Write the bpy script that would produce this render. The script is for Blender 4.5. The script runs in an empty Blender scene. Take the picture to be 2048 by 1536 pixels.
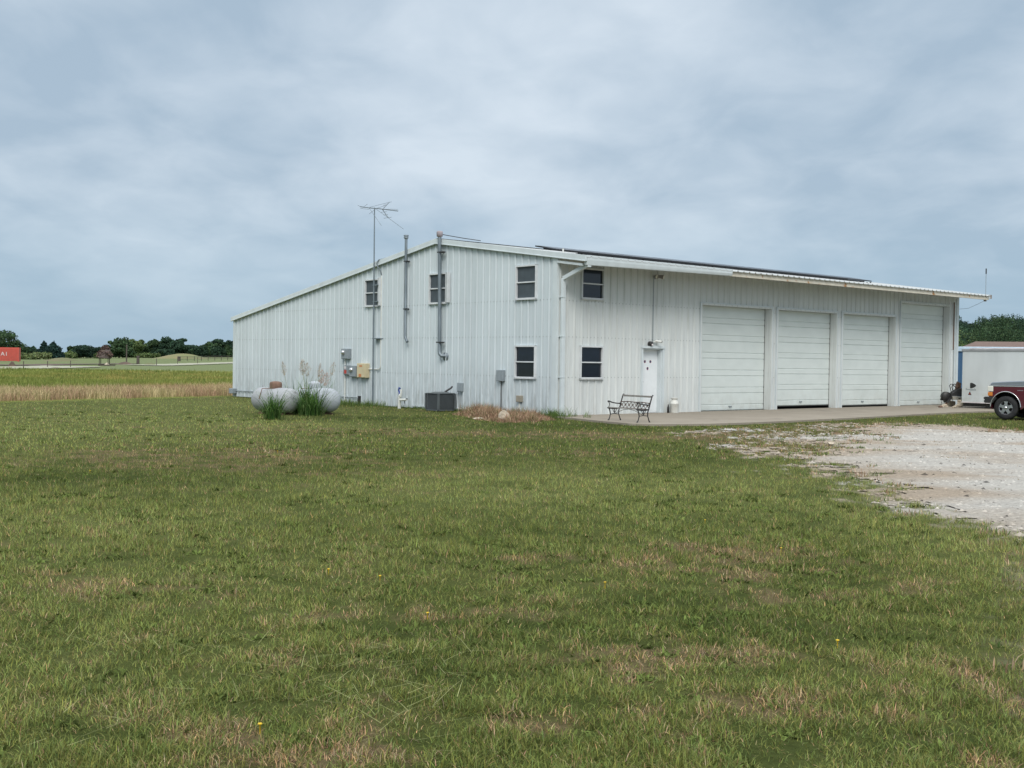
import bpy, math, random
import numpy as np
from mathutils import Vector, Matrix
random.seed(7); rng = np.random.default_rng(11)
PI = math.pi
S = bpy.context.scene
COL = S.collection

# ------------------------------------------------------------------ camera
FPX, PITCH, ROLL, HC = 2354.26, 0.018967, 0.013462, 1.6
cp, sp = math.cos(PITCH), math.sin(PITCH)
FW = np.array([0, cp, -sp]); UP0 = np.array([0, sp, cp]); RT0 = np.array([1., 0, 0])
RT = math.cos(ROLL)*RT0 + math.sin(ROLL)*UP0
UP = -math.sin(ROLL)*RT0 + math.cos(ROLL)*UP0
cam_d = bpy.data.cameras.new('camera'); cam = bpy.data.objects.new('camera', cam_d); COL.objects.link(cam)
M = Matrix.Identity(4)
for i in range(3):
    M[i][0] = RT[i]; M[i][1] = UP[i]; M[i][2] = -FW[i]
M[2][3] = HC
cam.matrix_world = M
cam_d.sensor_width = 36; cam_d.lens = FPX/2048*36; cam_d.clip_end = 6000; cam_d.clip_start = .05
S.camera = cam

# ------------------------------------------------------------------ noise
def vnoise(x, y, seed=0):
    xi = np.floor(x).astype(np.int64); yi = np.floor(y).astype(np.int64)
    fx = x-xi; fy = y-yi; fx = fx*fx*(3-2*fx); fy = fy*fy*(3-2*fy)
    def h(a, b):
        n = (a*374761393 + b*668265263 + seed*974634777) & 0xffffffff
        n = ((n ^ (n >> 13))*1274126177) & 0xffffffff
        return ((n ^ (n >> 16)) & 0xffff)/65535.
    return (h(xi, yi)*(1-fx)+h(xi+1, yi)*fx)*(1-fy)+(h(xi, yi+1)*(1-fx)+h(xi+1, yi+1)*fx)*fy
def fbm(x, y, seed=0, o=4):
    t = 0; a = .5; n = 0
    for i in range(o):
        t = t+a*vnoise(x*2**i, y*2**i, seed+i*17); n += a; a *= .5
    return t/n
def sm(a, b, x):
    t = np.clip((x-a)/(b-a), 0, 1); return t*t*(3-2*t)

# ------------------------------------------------------------------ terrain
def T(x, y):
    x = np.asarray(x, float); y = np.asarray(y, float)
    d = np.hypot(x, y); az = np.degrees(np.arctan2(x, y))
    sl = .0046+.0042*sm(-23.5, -13.5, az)
    left = sl*np.clip(d-120, 0, 330)*(1-sm(5, 12, az))
    hill = 13.2*sm(230, 470, d)*sm(3, 17, az)*(1-sm(60, 90, az))*(.84+.36*(vnoise(x/60, y/60, 5)))
    bump = .5*(fbm(x/40, y/40, 3, 2)-.5)*sm(75, 140, d)*(1-sm(12, 16, az))
    return left+hill+bump
def ray(px, py):
    return FW+(px-1024)/FPX*RT-(py-768)/FPX*UP
def hit(px, py):
    d = ray(px, py); t = 2.
    while t < 2500:
        p = np.array([0, 0, HC])+t*d
        if p[2] <= T(p[0], p[1]): break
        t *= 1.004
    return p
def at(px, py, dist):
    """point at forward distance dist on a pixel's ray"""
    return np.array([0, 0, HC])+ray(px, py)*dist

# ------------------------------------------------------------------ building frame
TH = 0.7212; CX, CY = 1.2974, 34.5386
DF = np.array([math.cos(TH), math.sin(TH)]); DG = np.array([-math.sin(TH), math.cos(TH)])
C0 = np.array([CX, CY])
def L(u, v, z=0):
    p = C0+u*DF+v*DG; return (float(p[0]), float(p[1]), z)
LG, LF = 19.58, 23.40

# ------------------------------------------------------------------ mesh helpers
class MB:
    def __init__(s): s.v = []; s.f = []; s.sm = []
    def add(s, vs, fs, smooth=False):
        o = len(s.v); s.v += [tuple(map(float, p)) for p in vs]; s.f += [[i+o for i in f] for f in fs]; s.sm += [smooth]*len(fs); return s
    def box(s, a, b, rot=None, piv=None):
        x0, y0, z0 = a; x1, y1, z1 = b
        vs = [(x, y, z) for z in (z0, z1) for y in (y0, y1) for x in (x0, x1)]
        if rot is not None:
            c = Vector(piv) if piv is not None else (Vector(a)+Vector(b))/2
            vs = [tuple(c+rot @ (Vector(p)-c)) for p in vs]
        return s.add(vs, [[0, 2, 3, 1], [4, 5, 7, 6], [0, 1, 5, 4], [2, 6, 7, 3], [0, 4, 6, 2], [1, 3, 7, 5]])
    def tube(s, pts, r, n=8, caps=True, smooth=True):
        pts = [Vector(p) for p in pts]; m = len(pts)
        rs = r if isinstance(r, (list, tuple)) else [r]*m
        rings = []; ref = None
        for i, p in enumerate(pts):
            t = (pts[min(i+1, m-1)]-pts[max(i-1, 0)]).normalized()
            if ref is None:
                ref = Vector((0, 0, 1)) if abs(t.z) < .9 else Vector((1, 0, 0))
            a = (ref-t*ref.dot(t)).normalized(); b = t.cross(a); ref = a
            rings.append([p+rs[i]*(math.cos(2*PI*k/n)*a+math.sin(2*PI*k/n)*b) for k in range(n)])
        vs = [q for rg in rings for q in rg]; fs = []
        for i in range(m-1):
            for k in range(n):
                fs.append([i*n+k, i*n+(k+1) % n, (i+1)*n+(k+1) % n, (i+1)*n+k])
        s.add(vs, fs, smooth)
        if caps:
            s.add(rings[0], [list(range(n))[::-1]]); s.add(rings[-1], [list(range(n))])
        return s
    def lathe(s, prof, n=24, c=(0, 0, 0), axis='z', smooth=True, sc=(1, 1)):
        vs = []
        for (r, h) in prof:
            for k in range(n):
                a = 2*PI*k/n; x, y = r*math.cos(a)*sc[0], r*math.sin(a)*sc[1]
                p = {'z': (x, y, h), 'x': (h, x, y), 'y': (x, h, y)}[axis]
                vs.append((p[0]+c[0], p[1]+c[1], p[2]+c[2]))
        fs = []
        for i in range(len(prof)-1):
            for k in range(n):
                fs.append([i*n+k, i*n+(k+1) % n, (i+1)*n+(k+1) % n, (i+1)*n+k])
        return s.add(vs, fs, smooth)
    def prism(s, poly, a, b, axis='y', shrink=None):
        """poly of 2-D points extruded along axis between a and b"""
        def P(p, h):
            return {'y': (p[0], h, p[1]), 'x': (h, p[0], p[1]), 'z': (p[0], p[1], h)}[axis]
        n = len(poly); vs = [P(p, a) for p in poly]+[P(p, b) for p in poly]
        fs = [list(range(n)), list(range(2*n-1, n-1, -1))]+[[i, (i+1) % n, n+(i+1) % n, n+i] for i in range(n)]
        return s.add(vs, fs)
    def bar(s, a, b, w, h):
        a = Vector(a); b = Vector(b); t = (b-a).normalized()
        up = Vector((0, 0, 1)) if abs(t.z) < .95 else Vector((1, 0, 0))
        sd = t.cross(up).normalized(); up = sd.cross(t)
        vs = [p+sd*x*w/2+up*y*h/2 for p in (a, b) for x, y in ((-1, -1), (1, -1), (1, 1), (-1, 1))]
        return s.add(vs, [[0, 3, 2, 1], [4, 5, 6, 7], [0, 1, 5, 4], [1, 2, 6, 5], [2, 3, 7, 6], [3, 0, 4, 7]])
    def build(s, name, mat, parent=None, loc=None, rz=0, bevel=0, fixn=True):
        me = bpy.data.meshes.new(name); me.from_pydata(s.v, [], s.f)
        me.polygons.foreach_set('use_smooth', s.sm)
        me.materials.append(mat)
        if fixn:
            import bmesh
            bm = bmesh.new(); bm.from_mesh(me); bmesh.ops.recalc_face_normals(bm, faces=bm.faces); bm.to_mesh(me); bm.free()
        me.update()
        o = bpy.data.objects.new(name, me); COL.objects.link(o)
        if parent: o.parent = parent
        if loc is not None: o.location = loc
        o.rotation_euler = (0, 0, rz)
        if bevel:
            md = o.modifiers.new('bevel', 'BEVEL'); md.width = bevel; md.segments = 2; md.limit_method = 'ANGLE'; md.angle_limit = math.radians(40)
        return o
def tag(o, label=None, cat=None, group=None, kind=None):
    if label: o['label'] = label
    if cat: o['category'] = cat
    if group: o['group'] = group
    if kind: o['kind'] = kind
    return o
def empty(name, loc=(0, 0, 0), rz=0, label=None, cat=None, group=None):
    o = bpy.data.objects.new(name, None); COL.objects.link(o); o.location = loc; o.rotation_euler = (0, 0, rz); o.empty_display_size = .2
    return tag(o, label, cat, group)
def npmesh(name, v, tris, mat, col=None, quads=None, parent=None, smooth=False):
    """large mesh straight from numpy arrays"""
    me = bpy.data.meshes.new(name)
    nt = 0 if tris is None else len(tris); nq = 0 if quads is None else len(quads)
    me.vertices.add(len(v)); me.vertices.foreach_set('co', np.asarray(v, np.float32).ravel())
    idx = []
    if nt: idx.append(np.asarray(tris, np.int32).ravel())
    if nq: idx.append(np.asarray(quads, np.int32).ravel())
    idx = np.concatenate(idx); me.loops.add(len(idx)); me.loops.foreach_set('vertex_index', idx)
    tot = np.concatenate([np.full(nt, 3, np.int32), np.full(nq, 4, np.int32)])
    st = np.concatenate([[0], np.cumsum(tot)[:-1]]).astype(np.int32)
    me.polygons.add(len(tot)); me.polygons.foreach_set('loop_start', st); me.polygons.foreach_set('loop_total', tot)
    if smooth: me.polygons.foreach_set('use_smooth', np.ones(len(tot), bool))
    me.update(calc_edges=True)
    if col is not None:
        a = me.color_attributes.new('Col', 'FLOAT_COLOR', 'POINT')
        c4 = np.ones((len(v), 4), np.float32); c4[:, :3] = col; a.data.foreach_set('color', c4.ravel())
    me.materials.append(mat)
    o = bpy.data.objects.new(name, me); COL.objects.link(o)
    if parent: o.parent = parent
    return o

# ------------------------------------------------------------------ materials
def newmat(name):
    m = bpy.data.materials.new(name); m.use_nodes = True; nt = m.node_tree
    return m, nt, nt.nodes['Principled BSDF']
def N(nt, t, **k):
    n = nt.nodes.new(t)
    for a, b in k.items():
        if a in n.inputs.keys() if isinstance(a, str) else False: n.inputs[a].default_value = b
        else: setattr(n, a, b)
    return n
def mat(name, c, rough=.6, metal=0, c2=None, scale=4, amt=.5, bump=0, bscale=40, stretch=(1, 1, 1), spec=.5, coat=0, spots=None):
    m, nt, p = newmat(name)
    p.inputs['Roughness'].default_value = rough; p.inputs['Metallic'].default_value = metal
    p.inputs['Specular IOR Level'].default_value = spec; p.inputs['Coat Weight'].default_value = coat
    tc = N(nt, 'ShaderNodeTexCoord'); mp = N(nt, 'ShaderNodeMapping'); mp.inputs['Scale'].default_value = stretch
    nt.links.new(tc.outputs['Object'], mp.inputs['Vector'])
    c2 = c2 or tuple(x*.75 for x in c)
    n1 = N(nt, 'ShaderNodeTexNoise'); n1.inputs['Scale'].default_value = scale; n1.inputs['Detail'].default_value = 6
    nt.links.new(mp.outputs[0], n1.inputs['Vector'])
    r = N(nt, 'ShaderNodeValToRGB'); r.color_ramp.elements[0].position = .5-amt*.4; r.color_ramp.elements[1].position = .5+amt*.4
    r.color_ramp.elements[0].color = (*c2, 1); r.color_ramp.elements[1].color = (*c, 1)
    nt.links.new(n1.outputs['Fac'], r.inputs['Fac'])
    out = r.outputs['Color']
    if spots:
        sc_, ssc, thr = spots
        n3 = N(nt, 'ShaderNodeTexNoise'); n3.inputs['Scale'].default_value = ssc; n3.inputs['Detail'].default_value = 5
        nt.links.new(mp.outputs[0], n3.inputs['Vector'])
        r3 = N(nt, 'ShaderNodeValToRGB'); r3.color_ramp.elements[0].position = thr; r3.color_ramp.elements[1].position = thr+.08
        nt.links.new(n3.outputs['Fac'], r3.inputs['Fac'])
        mx = N(nt, 'ShaderNodeMix', data_type='RGBA'); nt.links.new(r3.outputs['Color'], mx.inputs['Factor'])
        nt.links.new(out, mx.inputs['A']); mx.inputs['B'].default_value = (*sc_, 1); out = mx.outputs['Result']
    nt.links.new(out, p.inputs['Base Color'])
    if bump:
        n2 = N(nt, 'ShaderNodeTexNoise'); n2.inputs['Scale'].default_value = bscale; n2.inputs['Detail'].default_value = 4
        nt.links.new(mp.outputs[0], n2.inputs['Vector'])
        b = N(nt, 'ShaderNodeBump'); b.inputs['Strength'].default_value = bump; b.inputs['Distance'].default_value = .02
        nt.links.new(n2.outputs['Fac'], b.inputs['Height']); nt.links.new(b.outputs[0], p.inputs['Normal'])
    return m
def vcmat(name, rough=.8, trans=0., noise=0, nscale=60, bump=0, spec=.2):
    """colour from the mesh's own colour attribute"""
    m, nt, p = newmat(name)
    a = N(nt, 'ShaderNodeVertexColor'); a.layer_name = 'Col'; out = a.outputs['Color']
    p.inputs['Roughness'].default_value = rough; p.inputs['Specular IOR Level'].default_value = spec
    if noise:
        tc = N(nt, 'ShaderNodeTexCoord'); n1 = N(nt, 'ShaderNodeTexNoise'); n1.inputs['Scale'].default_value = nscale; n1.inputs['Detail'].default_value = 8; n1.inputs['Roughness'].default_value = .7
        nt.links.new(tc.outputs['Object'], n1.inputs['Vector'])
        mr = N(nt, 'ShaderNodeMapRange'); mr.inputs['From Min'].default_value = .25; mr.inputs['From Max'].default_value = .75
        mr.inputs['To Min'].default_value = 1-noise; mr.inputs['To Max'].default_value = 1+noise
        nt.links.new(n1.outputs['Fac'], mr.inputs['Value'])
        mx = N(nt, 'ShaderNodeVectorMath', operation='SCALE'); nt.links.new(out, mx.inputs[0]); nt.links.new(mr.outputs[0], mx.inputs['Scale']); out = mx.outputs[0]
        if bump:
            b = N(nt, 'ShaderNodeBump'); b.inputs['Strength'].default_value = bump; b.inputs['Distance'].default_value = .03
            nt.links.new(n1.outputs['Fac'], b.inputs['Height']); nt.links.new(b.outputs[0], p.inputs['Normal'])
    nt.links.new(out, p.inputs['Base Color'])
    if trans:
        t = N(nt, 'ShaderNodeBsdfTranslucent'); nt.links.new(out, t.inputs['Color'])
        ms = N(nt, 'ShaderNodeMixShader'); ms.inputs[0].default_value = trans
        nt.links.new(p.outputs[0], ms.inputs[1]); nt.links.new(t.outputs[0], ms.inputs[2])
        nt.links.new(ms.outputs[0], nt.nodes['Material Output'].inputs['Surface'])
    return m

def wallmat(name, base, dirt, axis, dirty=1., low=.55):
    """painted ribbed steel: panel to panel tone, vertical streaks, algae that creeps up from the ground"""
    m, nt, p = newmat(name); lk = nt.links.new
    p.inputs['Roughness'].default_value = .5; p.inputs['Specular IOR Level'].default_value = .35
    tc = N(nt, 'ShaderNodeTexCoord'); sx = N(nt, 'ShaderNodeSeparateXYZ'); lk(tc.outputs['Object'], sx.inputs[0])
    # panel tone
    dv = N(nt, 'ShaderNodeMath', operation='DIVIDE'); lk(sx.outputs[axis], dv.inputs[0]); dv.inputs[1].default_value = .9144
    fl = N(nt, 'ShaderNodeMath', operation='FLOOR'); lk(dv.outputs[0], fl.inputs[0])
    wn = N(nt, 'ShaderNodeTexWhiteNoise', noise_dimensions='1D'); lk(fl.outputs[0], wn.inputs['W'])
    mr = N(nt, 'ShaderNodeMapRange'); lk(wn.outputs['Value'], mr.inputs['Value']); mr.inputs['To Min'].default_value = .955; mr.inputs['To Max'].default_value = 1.02
    # streaks
    mp = N(nt, 'ShaderNodeMapping'); mp.inputs['Scale'].default_value = (9, 9, .55); lk(tc.outputs['Object'], mp.inputs['Vector'])
    n1 = N(nt, 'ShaderNodeTexNoise'); n1.inputs['Scale'].default_value = 1.3; n1.inputs['Detail'].default_value = 5; lk(mp.outputs[0], n1.inputs['Vector'])
    r1 = N(nt, 'ShaderNodeMapRange'); lk(n1.outputs['Fac'], r1.inputs['Value']); r1.inputs['From Min'].default_value = .5; r1.inputs['From Max'].default_value = .75
    r1.inputs['To Max'].default_value = .5*dirty
    # low dirt
    zr = N(nt, 'ShaderNodeMapRange'); lk(sx.outputs['Z'], zr.inputs['Value']); zr.inputs['From Min'].default_value = 1.7; zr.inputs['From Max'].default_value = 0.05
    zr.inputs['To Min'].default_value = 0; zr.inputs['To Max'].default_value = 1
    mp2 = N(nt, 'ShaderNodeMapping'); mp2.inputs['Scale'].default_value = (11, 11, 1.6); lk(tc.outputs['Object'], mp2.inputs['Vector'])
    n2 = N(nt, 'ShaderNodeTexNoise'); n2.inputs['Scale'].default_value = 1.; n2.inputs['Detail'].default_value = 8; n2.inputs['Roughness'].default_value = .7; lk(mp2.outputs[0], n2.inputs['Vector'])
    r2 = N(nt, 'ShaderNodeMapRange'); lk(n2.outputs['Fac'], r2.inputs['Value']); r2.inputs['From Min'].default_value = .40; r2.inputs['From Max'].default_value = .64
    ml = N(nt, 'ShaderNodeMath', operation='MULTIPLY'); lk(zr.outputs[0], ml.inputs[0]); lk(r2.outputs[0], ml.inputs[1])
    m2 = N(nt, 'ShaderNodeMath', operation='MULTIPLY'); lk(ml.outputs[0], m2.inputs[0]); m2.inputs[1].default_value = low*dirty
    ad = N(nt, 'ShaderNodeMath', operation='ADD', use_clamp=True); lk(r1.outputs[0], ad.inputs[0]); lk(m2.outputs[0], ad.inputs[1])
    # broad blotches of chalking
    n3 = N(nt, 'ShaderNodeTexNoise'); n3.inputs['Scale'].default_value = .7; n3.inputs['Detail'].default_value = 3; lk(tc.outputs['Object'], n3.inputs['Vector'])
    r3 = N(nt, 'ShaderNodeMapRange'); lk(n3.outputs['Fac'], r3.inputs['Value']); r3.inputs['To Min'].default_value = .93; r3.inputs['To Max'].default_value = 1.05
    mx = N(nt, 'ShaderNodeMix', data_type='RGBA'); lk(ad.outputs[0], mx.inputs['Factor']); mx.inputs['A'].default_value = (*base, 1); mx.inputs['B'].default_value = (*dirt, 1)
    mm = N(nt, 'ShaderNodeMath', operation='MULTIPLY'); lk(mr.outputs[0], mm.inputs[0]); lk(r3.outputs[0], mm.inputs[1])
    sc = N(nt, 'ShaderNodeVectorMath', operation='SCALE'); lk(mx.outputs['Result'], sc.inputs[0]); lk(mm.outputs[0], sc.inputs['Scale'])
    # shade side of each rib, painted as a darker line along its foot
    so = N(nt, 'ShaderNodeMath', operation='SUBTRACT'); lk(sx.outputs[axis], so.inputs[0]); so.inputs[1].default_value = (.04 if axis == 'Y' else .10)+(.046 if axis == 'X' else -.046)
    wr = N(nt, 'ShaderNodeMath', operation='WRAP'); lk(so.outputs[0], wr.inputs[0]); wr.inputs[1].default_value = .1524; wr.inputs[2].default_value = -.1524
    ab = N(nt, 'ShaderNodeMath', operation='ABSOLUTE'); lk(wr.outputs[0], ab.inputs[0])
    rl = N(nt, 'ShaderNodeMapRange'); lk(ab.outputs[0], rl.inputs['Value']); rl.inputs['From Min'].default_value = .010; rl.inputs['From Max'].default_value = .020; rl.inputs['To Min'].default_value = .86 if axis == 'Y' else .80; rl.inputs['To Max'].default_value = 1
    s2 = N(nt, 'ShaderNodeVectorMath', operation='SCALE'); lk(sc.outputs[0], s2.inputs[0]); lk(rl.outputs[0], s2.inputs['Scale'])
    lk(s2.outputs[0], p.inputs['Base Color'])
    return m

WALLC = (.575, .635, .66)
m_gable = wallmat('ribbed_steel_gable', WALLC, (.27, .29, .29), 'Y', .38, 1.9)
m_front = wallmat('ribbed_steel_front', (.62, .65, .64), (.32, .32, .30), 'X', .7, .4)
m_trim = mat('white_trim', (.61, .665, .68), .45, c2=(.53, .58, .595), scale=3, stretch=(1, 1, .5))
m_fascia = mat('rusty_fascia', (.60, .57, .49), .6, c2=(.47, .43, .35), scale=2.5, amt=.7, spots=((.34, .17, .06), 3.2, .60))
m_roof = mat('galvanised_roof', (.55, .57, .57), .4, .2, c2=(.45, .46, .45))
m_door = mat('overhead_door_enamel', (.645, .695, .675), .5, c2=(.59, .64, .62), scale=1.5, stretch=(1, 1, 2))
m_walkdoor = mat('white_door', (.76, .79, .80), .4, c2=(.70, .73, .74))
m_frame = mat('window_aluminium', (.66, .68, .69), .4, c2=(.55, .57, .58))
def glassmat(name, c, rough):
    m, nt, p = newmat(name); p.inputs['Base Color'].default_value = (*c, 1); p.inputs['Roughness'].default_value = rough; p.inputs['Specular IOR Level'].default_value = .5
    tc = N(nt, 'ShaderNodeTexCoord'); n = N(nt, 'ShaderNodeTexNoise'); n.inputs['Scale'].default_value = 5; nt.links.new(tc.outputs['Object'], n.inputs['Vector'])
    r = N(nt, 'ShaderNodeValToRGB'); r.color_ramp.elements[0].color = (*[x*.7 for x in c], 1); r.color_ramp.elements[1].color = (*[x*1.3 for x in c], 1)
    nt.links.new(n.outputs['Fac'], r.inputs[0]); nt.links.new(r.outputs[0], p.inputs['Base Color'])
    return m
m_glass = glassmat('dark_window_glass', (.009, .013, .022), .10)
m_screen = glassmat('insect_screen_glass', (.055, .07, .082), .45)
m_black = mat('black_metal', (.014, .014, .016), .5, c2=(.03, .028, .026), scale=8)
m_dark = mat('dark_interior', (.01, .01, .01), .9)
m_galv = mat('weathered_zinc_pipe', (.23, .27, .30), .45, .4, c2=(.15, .18, .20), scale=7, stretch=(1, 1, .3))
m_greybox = mat('grey_enamel_box', (.27, .31, .33), .5, c2=(.22, .25, .27), scale=8)
m_cream = mat('cream_enamel_box', (.60, .52, .34), .5, c2=(.52, .45, .29))
m_pvc = mat('white_pvc', (.72, .74, .72), .4, c2=(.6, .6, .55))
m_red = mat('red_paint', (.5, .06, .04), .5)
m_orange = mat('orange_label', (.6, .22, .08), .5)
m_blue = mat('blue_paint', (.02, .05, .3), .4)
m_rust = mat('rusty_steel', (.22, .13, .09), .8, c2=(.12, .07, .05), scale=10, bump=.4)
m_tank = mat('grey_tank_paint', (.37, .385, .40), .6, c2=(.30, .31, .32), scale=2.2, amt=.7, bump=.12, bscale=14, spots=((.22, .225, .23), 4, .60))
m_tank2 = mat('silver_tank_paint', (.44, .47, .51), .5, c2=(.36, .385, .41), scale=2.5, amt=.7, bump=.08, bscale=10)
m_ac = mat('condenser_grey', (.10, .115, .12), .5, c2=(.075, .085, .09))
m_acd = mat('condenser_fins', (.03, .035, .037), .6)
m_stone = mat('limestone', (.55, .48, .38), .9, c2=(.40, .34, .26), scale=6, bump=.8, bscale=9)
m_conc = mat('concrete_slab', (.31, .275, .225), .9, spec=.15, c2=(.235, .205, .165), scale=.9, amt=.9, bump=.3, bscale=30, spots=((.17, .15, .13), .8, .63))
m_woodg = mat('grey_wood_slat', (.30, .28, .26), .8, c2=(.2, .19, .17), scale=12, stretch=(1, 1, 1))
m_bronze = mat('worn_bronze_lattice', (.11, .065, .045), .6, c2=(.05, .035, .03), scale=20)
m_solar = mat('solar_cells', (.012, .014, .022), .25, c2=(.009, .01, .016))
m_panelfr = mat('solar_frame_black', (.02, .02, .022), .4)
m_grass = vcmat('grass_blades', .9, .25, spec=.04)
m_ground = vcmat('turf_and_soil', .95, 0, .35, 25, .6, spec=.03)
m_field = vcmat('meadow_stems', .9, .2, spec=.04)
m_leaf = vcmat('tree_leaves', .85, .2, spec=.08)
m_bark = mat('bark', (.10, .08, .06), .9, c2=(.05, .04, .03), scale=6, bump=.6)
m_gravel = vcmat('crushed_limestone', .95, 0, .42, 16, 1., spec=.05)
m_pebble = vcmat('loose_limestone', .95, 0)
m_can = mat('milk_can_paint', (.66, .67, .63), .5, c2=(.58, .57, .52), scale=6, spots=((.35, .25, .15), 9, .66))
m_tyre = mat('tyre_rubber', (.011, .012, .013), .8, c2=(.026, .026, .027), scale=8, bump=.3)
m_alloy = mat('polished_alloy', (.6, .6, .62), .22, .9, c2=(.5, .5, .52))
m_maroon = mat('maroon_car_paint', (.085, .006, .018), .25, 0, c2=(.075, .005, .015), coat=.8)
m_silver = mat('silver_car_paint', (.22, .25, .28), .3, .4, c2=(.20, .23, .26), coat=.6)
m_chrome = mat('bright_trim', (.7, .7, .72), .2, .8, c2=(.6, .6, .6))
m_lamp = mat('clear_lamp_lens', (.75, .72, .62), .15, c2=(.6, .6, .55))
m_amber = mat('amber_lens', (.65, .22, .04), .2)
m_carglass = glassmat('car_glass', (.02, .025, .03), .05)
m_trailer = mat('trailer_white_skin', (.68, .72, .73), .4, c2=(.50, .535, .54), scale=.9, amt=.6, stretch=(1, 1, .4))
m_trtrim = mat('trailer_grey_trim', (.34, .35, .36), .5)
m_blueb = mat('blue_steel_box', (.045, .12, .23), .5, c2=(.035, .095, .19), scale=2)
m_palew = mat('pale_blue_roof', (.50, .62, .74), .5)
m_shingle = mat('brown_shingle', (.17, .115, .095), .9, c2=(.12, .08, .065), scale=4, bump=.5, bscale=8)
m_siding = mat('tan_siding', (.4, .36, .3), .8)
m_cont = mat('red_container_paint', (.52, .085, .06), .6, c2=(.46, .07, .05), scale=1)
m_letter = mat('white_lettering', (.75, .7, .7), .6)
m_thatch = mat('brown_brush_roof', (.12, .09, .08), .9, c2=(.07, .055, .05), scale=3, bump=.8)
m_soil = mat('brown_soil', (.12, .085, .06), .95, c2=(.07, .05, .04), scale=2, bump=.8, bscale=5)
m_post = mat('weathered_post', (.10, .085, .07), .9)

def scuffs(m, zlo, zhi, col, amt):
    nt = m.node_tree; p = nt.nodes['Principled BSDF']; src = p.inputs['Base Color'].links[0].from_socket
    tc = N(nt, 'ShaderNodeTexCoord'); sx = N(nt, 'ShaderNodeSeparateXYZ'); nt.links.new(tc.outputs['Object'], sx.inputs[0])
    mr = N(nt, 'ShaderNodeMapRange'); nt.links.new(sx.outputs['Z'], mr.inputs['Value']); mr.inputs['From Min'].default_value = zhi; mr.inputs['From Max'].default_value = zlo; mr.inputs['To Max'].default_value = amt
    n = N(nt, 'ShaderNodeTexNoise'); n.inputs['Scale'].default_value = 3.2; n.inputs['Detail'].default_value = 9; n.inputs['Roughness'].default_value = .7; nt.links.new(tc.outputs['Object'], n.inputs['Vector'])
    r = N(nt, 'ShaderNodeMapRange'); nt.links.new(n.outputs['Fac'], r.inputs['Value']); r.inputs['From Min'].default_value = .42; r.inputs['From Max'].default_value = .66
    ml = N(nt, 'ShaderNodeMath', operation='MULTIPLY', use_clamp=True); nt.links.new(mr.outputs[0], ml.inputs[0]); nt.links.new(r.outputs[0], ml.inputs[1])
    mx = N(nt, 'ShaderNodeMix', data_type='RGBA'); nt.links.new(ml.outputs[0], mx.inputs['Factor']); nt.links.new(src, mx.inputs['A']); mx.inputs['B'].default_value = (*col, 1)
    nt.links.new(mx.outputs['Result'], p.inputs['Base Color'])
scuffs(m_door, .0, 1.0, (.42, .42, .38), .45); scuffs(m_trailer, .2, 1.2, (.42, .41, .33), .6); scuffs(m_maroon, .4, .8, (.12, .09, .075), .5); scuffs(m_cont, 0, 2.6, (.25, .09, .06), .5); scuffs(m_walkdoor, 0, .7, (.5, .5, .46), .6)

# ------------------------------------------------------------------ world and sun
SUN_EL, SUN_AZ = math.radians(43), math.radians(180)   # sun behind the camera, to the left (azimuth from +Y clockwise)
w = bpy.data.worlds.new('World'); S.world = w; w.use_nodes = True; nt = w.node_tree; lk = nt.links.new
for n in list(nt.nodes): nt.nodes.remove(n)
outw = N(nt, 'ShaderNodeOutputWorld')
sky = N(nt, 'ShaderNodeTexSky', sky_type='NISHITA'); sky.sun_disc = False; sky.sun_elevation = SUN_EL; sky.sun_rotation = SUN_AZ
bg1 = N(nt, 'ShaderNodeBackground'); bg1.inputs['Strength'].default_value = .09; lk(sky.outputs[0], bg1.inputs['Color'])
bg2 = N(nt, 'ShaderNodeBackground'); bg2.inputs['Strength'].default_value = 1.
tc = N(nt, 'ShaderNodeTexCoord'); sx = N(nt, 'ShaderNodeSeparateXYZ'); lk(tc.outputs['Generated'], sx.inputs[0])
# project directions on a cloud layer: (x,y)/(z+.12)
zz = N(nt, 'ShaderNodeMath', operation='MAXIMUM'); lk(sx.outputs['Z'], zz.inputs[0]); zz.inputs[1].default_value = 0
za = N(nt, 'ShaderNodeMath', operation='ADD'); lk(zz.outputs[0], za.inputs[0]); za.inputs[1].default_value = .24
dx = N(nt, 'ShaderNodeMath', operation='DIVIDE'); lk(sx.outputs['X'], dx.inputs[0]); lk(za.outputs[0], dx.inputs[1])
dy = N(nt, 'ShaderNodeMath', operation='DIVIDE'); lk(sx.outputs['Y'], dy.inputs[0]); lk(za.outputs[0], dy.inputs[1])
cv = N(nt, 'ShaderNodeCombineXYZ'); lk(dx.outputs[0], cv.inputs[0]); lk(dy.outputs[0], cv.inputs[1])
def cn(scale, detail, off, dist=.6):
    mp = N(nt, 'ShaderNodeMapping'); mp.inputs['Location'].default_value = off; mp.inputs['Rotation'].default_value = (0, 0, .35); mp.inputs['Scale'].default_value = (1, .8, 1); lk(cv.outputs[0], mp.inputs['Vector'])
    n = N(nt, 'ShaderNodeTexNoise'); n.inputs['Scale'].default_value = scale; n.inputs['Detail'].default_value = detail; n.inputs['Roughness'].default_value = .52; n.inputs['Distortion'].default_value = dist
    lk(mp.outputs[0], n.inputs['Vector']); return n.outputs['Fac']
n1 = cn(1.0, 4, (5.3, 1.2, 0), .3); n2 = cn(4.6, 9, (8, 2, 0), .3)
mxn = N(nt, 'ShaderNodeMix', data_type='FLOAT'); mxn.inputs['Factor'].default_value = .38; lk(n1, mxn.inputs['A']); lk(n2, mxn.inputs['B'])
cr = N(nt, 'ShaderNodeValToRGB'); e = cr.color_ramp.elements
e[0].position = .38; e[0].color = (.32, .41, .502, 1); e[1].position = .62; e[1].color = (.54, .612, .682, 1)
lk(mxn.outputs[0], cr.inputs['Fac'])
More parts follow.
